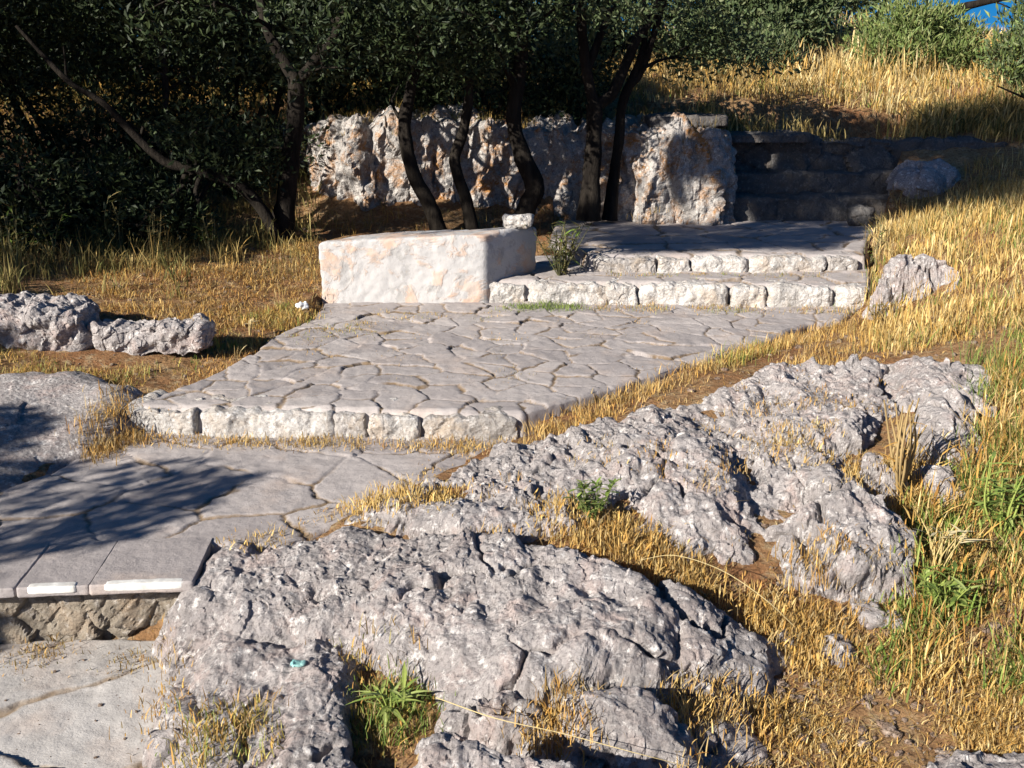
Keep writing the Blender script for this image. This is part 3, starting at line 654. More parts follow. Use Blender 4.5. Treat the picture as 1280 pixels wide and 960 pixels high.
E3 = np.concatenate([sprays('thicket', 1500, 2.6, 6.0, rs), sprays('foot', 110, 5.0, 7.5, rs), sprays('cliff', 60, 4.5, 8.0, rs), sprays('ledge', 30, 2.6, 5.0, rs)])
# ------------------------------------------------------------------ grass: roots found on the ground from above, every blade its own bent ribbon
STRAW = [(.54, .38, .13), (.60, .45, .19), (.50, .32, .10), (.42, .25, .07), (.66, .54, .28)]
GOLD = [(.48, .27, .07), (.54, .33, .09), (.38, .19, .05), (.55, .40, .17), (.25, .16, .065), (.36, .29, .17)]
GREEN = [(.14, .21, .04), (.20, .27, .06), (.27, .31, .09), (.10, .15, .035)]
MIXED = STRAW[:3] + GREEN + GOLD[:2]
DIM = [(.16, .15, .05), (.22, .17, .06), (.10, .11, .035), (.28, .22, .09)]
def blades(roots, hmin, hmax, tints, rng, per=14, spread=.04, wid=.003, lean=.6, head=0.0, hfun=None):
    n = len(roots)*per; c = np.repeat(roots, per, 0)
    c = c + np.concatenate([rng.normal(size=(n, 2))*spread, np.full((n, 1), -.006)], 1)
    hs = np.repeat(hmin+(hmax-hmin)*rng.random((len(roots), 1))**1.4, per, 0)*(.55+.6*rng.random((n, 1)))
    if hfun is not None: hs = hs*np.repeat(hfun, per)[:, None]
    a = rng.random((n, 1))*2*np.pi; ln = lean*(rng.random((n, 1))**.8)*1.3
    dirn = np.concatenate([np.cos(a), np.sin(a), np.zeros((n, 1))], 1); b = a+np.pi/2+rng.normal(size=(n, 1))*.5
    side = np.concatenate([np.cos(b), np.sin(b), np.zeros((n, 1))], 1)
    W = wid*(.6+.8*rng.random((n, 1))); V = []
    hd = (rng.random((n, 1)) < head)
    for t, w0, w1 in ((0, 1, .5), (.4, .9, .45), (.78, .65, 1.7), (1, .12, .3)):
        w = np.where(hd, w1, w0)*W
        p = c + np.concatenate([np.zeros((n, 2)), hs*t*np.maximum(.06, 1-.35*ln*t)], 1) + dirn*hs*ln*t**1.8
        V += [p-side*w*.5, p+side*w*.5]
    V = np.stack(V, 1); k = np.arange(n)[:, None]*8
    F = np.concatenate([k+np.array([0, 1, 3, 2]), k+np.array([2, 3, 5, 4]), k+np.array([4, 5, 7, 6])], 0)
    ti = np.repeat(np.array(tints)[rng.integers(0, len(tints), len(roots))], per, 0)*.5 + .5*np.array(tints)[rng.integers(0, len(tints), n)]
    ti = ti*(.72+.62*rng.random((n, 1)))*np.repeat(.75+.4*rng.random((len(roots), 1)), per, 0)
    return V.reshape(-1, 3), F, np.repeat(ti, 8, 0)
rg = np.random.default_rng(42); GR = {}; MR = {}
STONEY = ('rock', 'path', 'masonry', 'kerb', 'stone', 'nosing', 'rubble', 'lower_c', 'middle_c', 'upper_c', 'coping', 'boulder')
def zone(obj, poly, z, n, hmin, hmax, tints, on_rock=0.0, clump=.0, world=False, path_ok=0.0, **kw):
    pw = np.array([(a, b, 0) for a, b in poly], float) if world else P(poly, z)
    lo = pw[:, :2].min(0); hi = pw[:, :2].max(0); R = []; tries = 0
    while len(R) < n and tries < n*12:
        q = lo+(hi-lo)*rg.random((256, 2)); q = q[poly_sd(q, pw) < 0]; tries += 256
        if clump and len(q): q = q[fbm(np.concatenate([q, np.zeros((len(q), 1))], 1)/.22, 2, 55) > clump-.35]
        for x, y in q:
            h = down(x, y)
            if h is None: continue
            if h[2].startswith('path') and rg.random() > path_ok: continue
            if not h[2].startswith('path') and h[2].startswith(STONEY) and rg.random() > on_rock: continue
            R.append(h[0])
            if len(R) >= n: break
    if not R: return
    V, F, T = blades(np.array(R), hmin, hmax, tints, rg, **kw)
    GR.setdefault(obj, []).append((V, F)); MR.setdefault(obj, []).append(T)
D, G_, H_ = 'dry_grass', 'green_grass', 'slope_grass'
# right of the path
zone(D, [(1085, 300), (1130, 285), (1420, 270), (1420, 410), (1100, 392)], .58, 720, .06, .17, STRAW, .15, .1, head=.5, wid=.004, lean=.4, per=16)
zone(G_, [(1085, 300), (1420, 290), (1420, 410), (1100, 392)], .58, 160, .06, .16, GREEN, 0, .2)
zone(D, [(1020, 410), (1090, 388), (1420, 400), (1420, 450), (1100, 440), (990, 436)], .42, 520, .025, .08, GOLD+STRAW[:3], .1, .2, per=9)
zone(D, [(648, 546), (700, 508), (800, 480), (900, 452), (1010, 412), (1095, 386), (1110, 404), (1040, 428), (960, 448), (870, 480), (760, 522), (660, 562)], .29, 420, .03, .075, GOLD+STRAW[:2], .25, .15, per=10)
zone(G_, [(890, 452), (960, 425), (960, 450), (900, 462)], .3, 30, .05, .1, MIXED, .5)
zone(D, [(620, 655), (700, 640), (800, 645), (880, 690), (960, 700), (1060, 745), (1085, 775), (1000, 770), (900, 725), (820, 700), (700, 672)], .27, 520, .025, .07, GOLD+STRAW[:3], .3, .22, head=.2)
zone(D, [(430, 612), (520, 590), (570, 620), (560, 655), (450, 648)], .26, 130, .02, .05, STRAW+GOLD[:2], .6, .15)
zone(D, [(985, 690), (1060, 690), (1060, 745), (1000, 740)], .27, 70, .03, .07, GOLD, .6)
zone(D, [(1000, 760), (1130, 720), (1420, 720), (1420, 930), (1180, 930), (1000, 990), (880, 990), (960, 860)], .12, 2000, .010, .036, GOLD[:4]+STRAW, .12, .28, per=14, wid=.0026, lean=.9)
zone(D, [(1120, 800), (1420, 780), (1420, 930), (1140, 920)], .12, 800, .012, .05, GOLD+STRAW, .12, .24, per=12, wid=.0026, head=.15, lean=.8)
zone(D, [(1130, 590), (1420, 540), (1420, 780), (1150, 780)], .28, 620, .04, .15, STRAW+GOLD[:3], .15, .15, head=.35, wid=.0032)
zone(G_, [(1140, 620), (1420, 560), (1420, 800), (1110, 790)], .26, 620, .04, .12, GREEN, .1, .3, wid=.005, lean=.7)
zone(D, [(1230, 440), (1420, 440), (1420, 560), (1240, 570)], .5, 260, .06, .16, STRAW+GOLD[:3], .1, .1, head=.3)
zone(G_, [(1220, 430), (1420, 430), (1420, 600), (1210, 600)], .48, 320, .05, .15, GREEN, .25, .2)
zone(D, [(1050, 560), (1130, 560), (1160, 620), (1050, 605), (960, 570), (950, 540), (1040, 540)], .36, 200, .02, .06, GOLD+STRAW, .3, .2)
zone(D, [(850, 480), (1110, 440), (1110, 600), (860, 660)], .38, 110, .015, .04, GOLD, .5, .45)
zone(D, [(560, 600), (850, 540), (850, 640), (600, 650)], .34, 40, .015, .04, GOLD, .7, .4)
# hollows of the big outcrop
zone(D, [(425, 805), (530, 810), (540, 860), (515, 905), (440, 900)], .14, 110, .015, .05, GOLD+GREEN[:1], .8, .1)
zone(G_, [(440, 830), (530, 830), (530, 900), (450, 890)], .14, 40, .03, .08, GREEN, .8)
zone(D, [(240, 880), (345, 890), (350, 955), (245, 960)], .09, 80, .015, .05, GOLD+MIXED, .5, .05)
zone(D, [(650, 890), (720, 890), (730, 940), (690, 930)], .14, 70, .02, .06, GOLD, .7, .1)
zone(D, [(820, 870), (900, 850), (960, 860), (960, 960), (850, 1000)], .13, 220, .02, .075, GOLD+STRAW[:2], .3, .1)
zone(D, [(205, 800), (232, 800), (225, 910), (195, 920)], .03, 25, .02, .04, GOLD, .5, path_ok=.6)
zone(D, [(300, 690), (430, 645), (560, 600), (660, 560), (640, 552), (540, 585), (420, 625), (290, 672)], .21, 110, .012, .04, GOLD+STRAW[:2], .4, .2, path_ok=.35)
# feet of the steps and joints of the paving
zone(D, [(160, 553), (640, 564), (640, 555), (400, 553), (160, 548)], .2, 170, .015, .05, GOLD+STRAW[:2], .0, .2, path_ok=1)
zone(D, [(105, 550), (150, 515), (170, 545), (120, 570)], .22, 90, .03, .07, GOLD, .3, path_ok=.6)
zone(G_, [(640, 385), (730, 385), (720, 379), (640, 379)], .32, 60, .025, .05, GREEN, .3, path_ok=1)
zone(D, [(730, 386), (1085, 391), (1085, 383), (730, 379)], .32, 90, .015, .045, GOLD+GREEN[:2], .2, .2, path_ok=1)
zone(D, [(760, 345), (1080, 346), (1080, 341), (760, 341)], .437, 50, .012, .035, GOLD+GREEN[:2], .2, .3, path_ok=1)
zone(D, [(400, 385), (640, 385), (600, 400), (420, 420), (330, 450)], .32, 70, .01, .03, GOLD+MIXED, 0, .45, path_ok=1)
zone(D, [(400, 400), (900, 390), (800, 470), (300, 485)], .32, 60, .008, .022, GOLD+DIM, 0, .4, path_ok=1)
zone(D, [(100, 735), (240, 728), (240, 812), (0, 812)], .05, 40, .01, .03, GOLD+DIM, 0, .3, path_ok=1)
# left bank
zone(D, [(80, 360), (392, 322), (402, 388), (335, 420), (280, 452), (215, 492), (165, 500), (150, 475), (250, 440), (250, 405), (100, 402)], .36, 1700, .015, .05, GOLD+STRAW[:3]+[(.40, .18, .05), (.32, .14, .05)], .1, .1, per=14, lean=.9)
zone(D, [(90, 330), (392, 318), (400, 385), (330, 420), (240, 420), (100, 402)], .40, 240, .03, .09, STRAW+GOLD[:3], .0, .15, per=10, head=.3)
zone(G_, [(200, 455), (330, 420), (400, 385), (390, 370), (300, 400)], .33, 110, .03, .07, MIXED, .1, .2)
zone(D, [(-60, 440), (180, 442), (170, 462), (-60, 462)], .36, 160, .02, .06, GOLD+MIXED, .3, .15)
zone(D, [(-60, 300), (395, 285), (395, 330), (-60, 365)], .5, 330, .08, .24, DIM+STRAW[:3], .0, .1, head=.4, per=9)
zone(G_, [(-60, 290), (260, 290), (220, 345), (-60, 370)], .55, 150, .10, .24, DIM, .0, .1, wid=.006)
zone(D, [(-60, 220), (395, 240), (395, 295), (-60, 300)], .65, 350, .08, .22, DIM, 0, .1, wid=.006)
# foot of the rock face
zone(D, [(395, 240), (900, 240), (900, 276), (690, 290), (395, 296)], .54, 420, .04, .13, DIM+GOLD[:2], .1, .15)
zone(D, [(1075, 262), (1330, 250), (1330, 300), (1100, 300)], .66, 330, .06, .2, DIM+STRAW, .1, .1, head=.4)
# straw litter lying flat on the bare soil
for pl, z, n in (([(880, 990), (960, 850), (1000, 760), (1420, 700), (1420, 930), (1180, 930)], .12, 700), ([(640, 560), (860, 480), (1100, 390), (1420, 430), (1420, 600), (1000, 700), (640, 680)], .3, 600), ([(60, 340), (400, 320), (400, 400), (150, 520), (90, 470)], .36, 500), ([(1020, 410), (1090, 388), (1420, 400), (1420, 450), (990, 440)], .42, 250)):
    zone(D, pl, z, n, .015, .035, STRAW+GOLD+[(.30, .27, .22), (.22, .18, .13)], .06, .0, per=6, spread=.06, lean=2.6, wid=.0026)
# slope behind
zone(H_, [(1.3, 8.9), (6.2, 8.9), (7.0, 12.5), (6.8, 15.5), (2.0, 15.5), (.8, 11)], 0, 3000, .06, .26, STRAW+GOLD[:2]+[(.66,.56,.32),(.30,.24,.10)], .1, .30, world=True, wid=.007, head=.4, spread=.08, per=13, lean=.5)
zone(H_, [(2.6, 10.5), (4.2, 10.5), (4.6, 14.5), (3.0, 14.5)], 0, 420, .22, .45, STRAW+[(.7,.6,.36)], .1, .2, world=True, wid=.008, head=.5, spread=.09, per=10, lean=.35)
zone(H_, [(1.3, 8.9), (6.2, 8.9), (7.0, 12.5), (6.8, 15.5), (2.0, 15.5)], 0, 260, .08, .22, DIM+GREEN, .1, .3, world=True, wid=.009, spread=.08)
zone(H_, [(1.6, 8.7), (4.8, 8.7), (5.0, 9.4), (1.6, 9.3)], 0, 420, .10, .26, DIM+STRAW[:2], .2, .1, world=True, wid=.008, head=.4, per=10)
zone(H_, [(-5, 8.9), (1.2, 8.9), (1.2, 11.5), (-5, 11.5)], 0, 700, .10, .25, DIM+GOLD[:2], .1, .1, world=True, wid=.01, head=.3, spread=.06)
for k, nm in ((D, 'dry_grass'), (G_, 'green_grass'), (H_, 'dry_grass')):
    V, F = [], []; o = 0
    for v, f in GR[k]: V.append(v); F.append(f+o); o += len(v)
    ob = mesh_obj(nm, np.concatenate(V), np.concatenate(F), M['blade'], smooth=False, attrs={'tint': np.concatenate(MR[k])})
    kind(ob, 'stuff')

# small stones and chips strewn over the bare earth
def chips(n, poly, z, s0, s1, seed, allow=('ground',)):
    pw = P(poly, z); lo = pw[:, :2].min(0); hi = pw[:, :2].max(0); r = np.random.default_rng(seed); L = []; o = 0; V0, F0 = roughbox_data((1, .8, .55), (0, 0, 0), 3, 3.0, 0, (), 0)
    while o < n:
        q = lo+(hi-lo)*r.random(2); o += 1
        if poly_sd(q[None], pw)[0] > 0: continue
        h = down(*q)
        if h is None or not h[2].startswith(allow): continue
        s = s0+(s1-s0)*r.random()**2.5; a = r.random()*6.3; c, t = math.cos(a), math.sin(a)
        v = V0*s*(1+.35*r.normal(size=(1, 3)))+r.normal(size=V0.shape)*s*.05
        L.append((np.stack([v[:, 0]*c-v[:, 1]*t, v[:, 0]*t+v[:, 1]*c, v[:, 2]], 1)+h[0]+np.array([0, 0, s*.12]), F0))
    return L
CH = chips(1300, [(960, 740), (1280, 700), (1280, 950), (880, 980), (900, 850)], .12, .006, .028, 1) + chips(900, [(640, 560), (1000, 420), (1280, 430), (1280, 620), (700, 700)], .3, .006, .03, 2) \
   + chips(900, [(60, 340), (400, 320), (400, 400), (150, 520), (90, 470)], .35, .006, .03, 3) + chips(70, [(0, 815), (220, 815), (215, 960), (0, 960)], .0, .003, .011, 4, ('path',))
V, F = [], []; o = 0
for v, f in CH: V.append(v); F.append(f+o); o += len(v)
kind(mesh_obj('gravel', np.concatenate(V), np.concatenate(F), M['pebble']), 'stuff')
# ------------------------------------------------------------------ trees: tapered trunk with limbs, crown of leaf sprays
def tube(pts, rad, ns=8, sub=5, wob=.12, seed=0):
    pts = np.array(pts, float); n = len(pts)
    t = np.linspace(0, n-1, (n-1)*sub+1); i = np.clip(t.astype(int), 0, n-2); f = (t-i)[:, None]
    m = np.gradient(pts, axis=0) if n > 2 else np.repeat(pts[1:]-pts[:1], 2, 0)
    f2, f3 = f*f, f*f*f
    C = (2*f3-3*f2+1)*pts[i]+(f3-2*f2+f)*m[i]+(-2*f3+3*f2)*pts[i+1]+(f3-f2)*m[i+1]
    R = np.interp(t, np.arange(n), rad)
    T = np.gradient(C, axis=0); T /= np.linalg.norm(T, axis=1, keepdims=True)+1e-9
    ref = np.array([.3, 1, .1]); A = np.cross(T, ref); A /= np.linalg.norm(A, axis=1, keepdims=True)+1e-9; B = np.cross(T, A)
    th = np.linspace(0, 2*np.pi, ns, endpoint=False)
    ring = A[:, None]*np.cos(th)[None, :, None]+B[:, None]*np.sin(th)[None, :, None]
    q = (C[:, None]+ring*R[:, None, None]).reshape(-1, 3)
    rr = R[:, None]*(1+wob*1.5*fbm(q/.12+seed, 3, seed).reshape(len(C), ns))
    V = (C[:, None]+ring*rr[..., None]).reshape(-1, 3)
    a = np.arange(len(C)*ns).reshape(len(C), ns); a = np.concatenate([a, a[:, :1]], 1)
    F = np.stack([a[:-1, :-1], a[:-1, 1:], a[1:, 1:], a[1:, :-1]], -1).reshape(-1, 4)
    return V, F
def merge(lst):
    V = []; F = []; o = 0
    for v, f in lst: V.append(v); F.append(f+o); o += len(v)
    return np.concatenate(V), np.concatenate(F)
def leaf_mesh(cent, per, rad, size, tints, rng, up=.3, narrow=.42, cullleaf=True, shape=(1.15, 1.15, .8)):
    """sprays of leaves round the given centres; each leaf one bent lozenge of two faces"""
    n = len(cent)*per; c = np.repeat(cent, per, 0)
    d = rng.normal(size=(n, 3)); d /= np.linalg.norm(d, axis=1, keepdims=True); r = rad*rng.random((n, 1))**.5
    c = c + d*r*np.array(shape)
    if cullleaf: k = ~blocked(c, .3); c = c[k]; d = d[k]; n = len(c)
    ax = d*.7 + rng.normal(size=(n, 3))*.6 + np.array([0, 0, up]); ax /= np.linalg.norm(ax, axis=1, keepdims=True)
    sd = np.cross(ax, rng.normal(size=(n, 3))); sd /= np.linalg.norm(sd, axis=1, keepdims=True)+1e-9
    nn = np.cross(ax, sd); L = size*(.6+.8*rng.random((n, 1))); W = L*narrow*(.8+.4*rng.random((n, 1)))
    p0 = c; p1 = c+ax*L*.5+sd*W*.5+nn*L*.08; p2 = c+ax*L-nn*L*.06; p3 = c+ax*L*.5-sd*W*.5+nn*L*.08
    V = np.stack([p0, p1, p2, p3], 1).reshape(-1, 3); F = np.arange(n*4).reshape(n, 4)
    ti = np.array(tints)[rng.integers(0, len(tints), n)]*(.7+.6*rng.random((n, 1)))
    return V, F, {'tint': np.repeat(ti, 4, 0)}
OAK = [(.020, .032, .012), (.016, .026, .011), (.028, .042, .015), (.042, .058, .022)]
OLIVE = [(.09, .12, .05), (.07, .10, .04), (.13, .15, .07), (.055, .08, .033)]
BRIGHT = [(.15, .19, .055), (.12, .17, .05), (.21, .23, .09), (.10, .14, .04)]
def fill(ell, n, rng):
    """points inside a set of ellipsoids (x, y, z, rx, ry, rz), thinner towards the middle, with holes"""
    out = []
    vol = np.array([e[3]*e[4]*e[5] for e in ell]); cnt = np.maximum(1, (n*vol/vol.sum())).astype(int)
    for e, k in zip(ell, cnt):
        d = rng.normal(size=(k, 3)); d /= np.linalg.norm(d, axis=1, keepdims=True)
        out.append(np.array(e[:3])+d*(rng.random((k, 1))**.45)*np.array(e[3:]))
    p = np.concatenate(out); h = fbm(p/.5, 2, 91)
    return p[h > -.22]
def limbs(starts, cents, rng, every=9, r0=.02, maxn=60):
    """curved side limbs from points on the trunk to the sprays"""
    T = []
    pick = cents[rng.permutation(len(cents))[:min(maxn, max(2, len(cents)//every))]]
    S = np.array(starts)
    for c in pick:
        dd = np.linalg.norm(S[:, :3]-c, axis=1)+np.maximum(0, S[:, 2]-c[2])*1.5
        s = S[np.argmin(dd)]; L = np.linalg.norm(c-s[:3])
        mid = s[:3]*.5+c*.5+rng.normal(size=3)*.08*L+np.array([0, 0, .10*L])
        if L > .7 and blocked(s[:3]*(1-np.linspace(.1, 1, 12)[:, None])+c*np.linspace(.1, 1, 12)[:, None]).mean() > .1: continue
        r = min(s[3]*.6, r0*(.5+.5*L))
        T.append(tube([s[:3], s[:3]*.75+mid*.25+rng.normal(size=3)*.03*L, mid, c], [r, r*.85, r*.6, .004], 5, 4, .1, int(rng.integers(999))))
        S = np.concatenate([S, [np.append(mid, r*.7)]])
    return T
def tree(name, cat, label, paths, ell, n, tints, seed, per=26, rad=.15, size=.05, extra=None, bark='bark', group=None, every=9, up=.3, narrow=.42, maxn=60, cull=True, front=None, shape=(1.15, 1.15, .8)):
    rng = np.random.default_rng(seed); base = np.array(paths[0][0][0])
    t = thing(name, base, label, cat, group)
    tubes = [tube(p, r, 10, 6, .16, seed+i) for i, (p, r) in enumerate(paths)]
    starts = [np.append(q, rr) for p, r in paths for q, rr in zip(p[1:], r[1:])]
    c = fill(ell, n, rng) if n else np.zeros((0, 3))
    if cull and len(c): c = c[~blocked(c)]
    if front: c = np.concatenate([c, fill(front[0], front[1], rng)])
    if extra is not None and len(extra): c = np.concatenate([c, extra])
    if len(c): tubes += limbs(starts, c, rng, every, .022, maxn)
    V, F = merge(tubes); mesh_obj('trunk', V, F, M[bark], t)
    V, F, A = leaf_mesh(c, per, rad, size, tints, rng, up, narrow, cull and not front, shape)
    mesh_obj('crown', V, F, M['leaf'], t, smooth=False, attrs=A)
    return t
def tp(lst, Y, dy=0):
    return [aty(a, b, Y+dy*i) for i, (a, b) in enumerate(lst)]
def root(pts, dz=.08):
    return [pts[0]-np.array([0, 0, dz])]+pts[1:]

f1 = [(-6.2, -1.1, .05), (-6.15, -1.05, .9), (-6.0, -.95, 1.7), (-5.8, -.8, 2.3)]
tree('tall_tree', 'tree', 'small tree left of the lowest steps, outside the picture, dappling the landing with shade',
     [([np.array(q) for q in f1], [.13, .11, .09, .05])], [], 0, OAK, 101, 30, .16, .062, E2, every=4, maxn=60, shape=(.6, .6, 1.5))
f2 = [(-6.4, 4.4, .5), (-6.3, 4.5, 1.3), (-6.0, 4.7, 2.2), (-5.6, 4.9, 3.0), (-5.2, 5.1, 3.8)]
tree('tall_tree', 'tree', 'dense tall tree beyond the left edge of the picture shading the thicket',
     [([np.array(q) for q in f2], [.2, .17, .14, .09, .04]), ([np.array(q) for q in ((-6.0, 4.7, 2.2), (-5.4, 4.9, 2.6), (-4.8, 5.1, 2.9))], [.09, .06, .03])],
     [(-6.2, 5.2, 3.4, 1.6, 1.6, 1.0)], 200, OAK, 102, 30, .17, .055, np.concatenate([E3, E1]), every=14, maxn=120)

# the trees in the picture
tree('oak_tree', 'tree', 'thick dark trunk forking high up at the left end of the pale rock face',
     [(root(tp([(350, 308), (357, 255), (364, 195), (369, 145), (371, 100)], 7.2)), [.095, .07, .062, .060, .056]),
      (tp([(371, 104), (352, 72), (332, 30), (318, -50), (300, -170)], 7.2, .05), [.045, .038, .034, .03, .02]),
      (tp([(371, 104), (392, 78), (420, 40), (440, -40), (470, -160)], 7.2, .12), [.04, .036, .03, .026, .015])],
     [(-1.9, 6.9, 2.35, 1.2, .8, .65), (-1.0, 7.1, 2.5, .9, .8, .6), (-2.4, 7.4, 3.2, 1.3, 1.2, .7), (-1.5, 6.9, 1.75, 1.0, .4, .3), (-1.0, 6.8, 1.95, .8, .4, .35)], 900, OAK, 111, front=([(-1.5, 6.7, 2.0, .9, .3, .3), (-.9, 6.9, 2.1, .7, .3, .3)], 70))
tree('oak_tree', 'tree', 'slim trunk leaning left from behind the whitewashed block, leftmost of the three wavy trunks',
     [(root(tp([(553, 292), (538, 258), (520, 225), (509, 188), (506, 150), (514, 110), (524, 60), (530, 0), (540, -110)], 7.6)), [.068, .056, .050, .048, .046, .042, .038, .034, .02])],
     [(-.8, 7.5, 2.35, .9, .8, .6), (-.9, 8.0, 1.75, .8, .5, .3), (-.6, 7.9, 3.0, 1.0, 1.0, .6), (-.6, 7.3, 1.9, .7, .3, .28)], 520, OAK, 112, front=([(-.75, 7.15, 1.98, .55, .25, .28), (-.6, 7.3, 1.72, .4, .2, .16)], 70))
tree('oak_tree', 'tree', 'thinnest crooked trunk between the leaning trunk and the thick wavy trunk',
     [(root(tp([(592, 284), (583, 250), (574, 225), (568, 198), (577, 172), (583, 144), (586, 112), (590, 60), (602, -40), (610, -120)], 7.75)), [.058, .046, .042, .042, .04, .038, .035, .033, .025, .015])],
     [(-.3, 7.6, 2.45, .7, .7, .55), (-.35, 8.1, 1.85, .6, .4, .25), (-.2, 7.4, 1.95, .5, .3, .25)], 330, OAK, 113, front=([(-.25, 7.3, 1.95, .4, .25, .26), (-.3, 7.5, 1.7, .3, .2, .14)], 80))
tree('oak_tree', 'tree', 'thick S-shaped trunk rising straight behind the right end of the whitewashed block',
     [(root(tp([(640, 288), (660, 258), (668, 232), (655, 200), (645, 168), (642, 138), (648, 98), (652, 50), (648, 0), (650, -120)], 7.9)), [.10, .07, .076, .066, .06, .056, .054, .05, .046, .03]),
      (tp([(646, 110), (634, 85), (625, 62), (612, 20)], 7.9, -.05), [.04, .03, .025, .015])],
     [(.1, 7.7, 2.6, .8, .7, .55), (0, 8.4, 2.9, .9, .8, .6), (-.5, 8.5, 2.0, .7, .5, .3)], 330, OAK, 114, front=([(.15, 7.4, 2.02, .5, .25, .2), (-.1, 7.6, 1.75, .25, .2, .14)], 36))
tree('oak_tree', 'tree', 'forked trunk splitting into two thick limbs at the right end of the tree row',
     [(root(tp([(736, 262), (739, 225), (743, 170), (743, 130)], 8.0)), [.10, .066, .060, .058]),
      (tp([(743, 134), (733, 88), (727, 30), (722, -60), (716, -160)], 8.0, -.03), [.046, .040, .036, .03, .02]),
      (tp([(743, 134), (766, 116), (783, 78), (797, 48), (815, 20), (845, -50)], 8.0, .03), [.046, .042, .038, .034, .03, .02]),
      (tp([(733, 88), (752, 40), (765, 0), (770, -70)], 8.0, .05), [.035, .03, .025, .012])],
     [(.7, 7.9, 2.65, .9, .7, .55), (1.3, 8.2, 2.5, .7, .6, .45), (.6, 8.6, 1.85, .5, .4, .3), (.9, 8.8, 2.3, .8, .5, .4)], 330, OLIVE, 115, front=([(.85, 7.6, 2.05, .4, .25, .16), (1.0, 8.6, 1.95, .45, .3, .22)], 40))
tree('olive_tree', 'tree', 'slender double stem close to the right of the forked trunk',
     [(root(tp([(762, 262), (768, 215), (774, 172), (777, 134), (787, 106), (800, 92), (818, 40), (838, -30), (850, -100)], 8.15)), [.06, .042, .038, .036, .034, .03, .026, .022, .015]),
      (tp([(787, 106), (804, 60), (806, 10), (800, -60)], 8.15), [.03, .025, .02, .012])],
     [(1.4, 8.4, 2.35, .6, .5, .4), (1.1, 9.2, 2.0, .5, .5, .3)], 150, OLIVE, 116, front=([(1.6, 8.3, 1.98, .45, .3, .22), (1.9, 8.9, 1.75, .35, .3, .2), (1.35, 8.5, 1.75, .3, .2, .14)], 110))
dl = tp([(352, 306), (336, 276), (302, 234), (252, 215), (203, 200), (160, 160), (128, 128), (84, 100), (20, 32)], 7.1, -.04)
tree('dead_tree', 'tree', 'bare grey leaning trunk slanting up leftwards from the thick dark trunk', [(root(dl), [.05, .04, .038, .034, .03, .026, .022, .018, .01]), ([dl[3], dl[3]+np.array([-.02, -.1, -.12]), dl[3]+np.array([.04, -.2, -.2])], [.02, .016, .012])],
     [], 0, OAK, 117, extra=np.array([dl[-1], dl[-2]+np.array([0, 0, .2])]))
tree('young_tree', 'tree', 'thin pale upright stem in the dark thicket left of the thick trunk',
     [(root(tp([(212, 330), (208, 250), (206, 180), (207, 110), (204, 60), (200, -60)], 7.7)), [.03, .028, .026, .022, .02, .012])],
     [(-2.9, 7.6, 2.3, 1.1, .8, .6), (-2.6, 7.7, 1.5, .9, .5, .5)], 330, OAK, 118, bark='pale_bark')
SHRUB = [('dark rounded shrub filling the far left of the thicket', (-4.3, 7.2, .6), [(-4.2, 7.0, 1.3, 1.0, .7, .75), (-4.3, 7.2, 2.1, 1.1, .8, .6)], 420),
         ('dark shrub in the thicket between the far left shrub and the bare leaning trunk', (-3.1, 7.5, .6), [(-3.1, 7.4, 1.2, .8, .5, .6), (-3.3, 7.5, 2.0, .9, .6, .5)], 330),
         ('dark shrub behind the bare leaning trunk', (-2.2, 8.1, .7), [(-2.2, 8.1, 1.3, .8, .5, .6), (-2.1, 8.2, 2.0, .8, .6, .5)], 330),
         ('low dark shrub at the front of the thicket left of the leaning grey trunk', (-3.2, 6.5, .5), [(-3.2, 6.5, .85, .7, .35, .35), (-3.7, 6.6, 1.1, .6, .35, .4)], 260),
         ('low dark shrub at the front of the thicket under the leaning grey trunk', (-2.3, 6.9, .5), [(-2.3, 6.9, .85, .6, .3, .33), (-2.0, 7.1, 1.2, .5, .3, .4)], 240),
         ('low dark shrub at the far left edge in front of the thicket', (-4.1, 6.3, .6), [(-4.1, 6.2, 1.0, .6, .4, .45)], 220),
         ('low dim shrub at the left foot of the pale rock face', (-1.5, 8.5, .8), [(-1.7, 8.6, 1.5, .6, .4, .5), (-1.5, 8.9, 2.1, .8, .5, .5)], 260)]
for i, (lab, b, ell, n) in enumerate(SHRUB):
    b = np.array(b); ps = []
    for k in range(5):
        e = ell[k % len(ell)]; tpnt = np.array(e[:3])+np.array([rs.normal()*.4, rs.normal()*.2, .1])
        ps.append(([b+rs.normal(size=3)*np.array([.05, .05, 0]), b*.5+tpnt*.5+rs.normal(size=3)*.1, tpnt], [.035, .024, .01]))
    tree('shrub', 'shrub', lab, ps, ell, n, OAK, 130+i, 30, .15, .05, group='dark shrubs of the thicket')

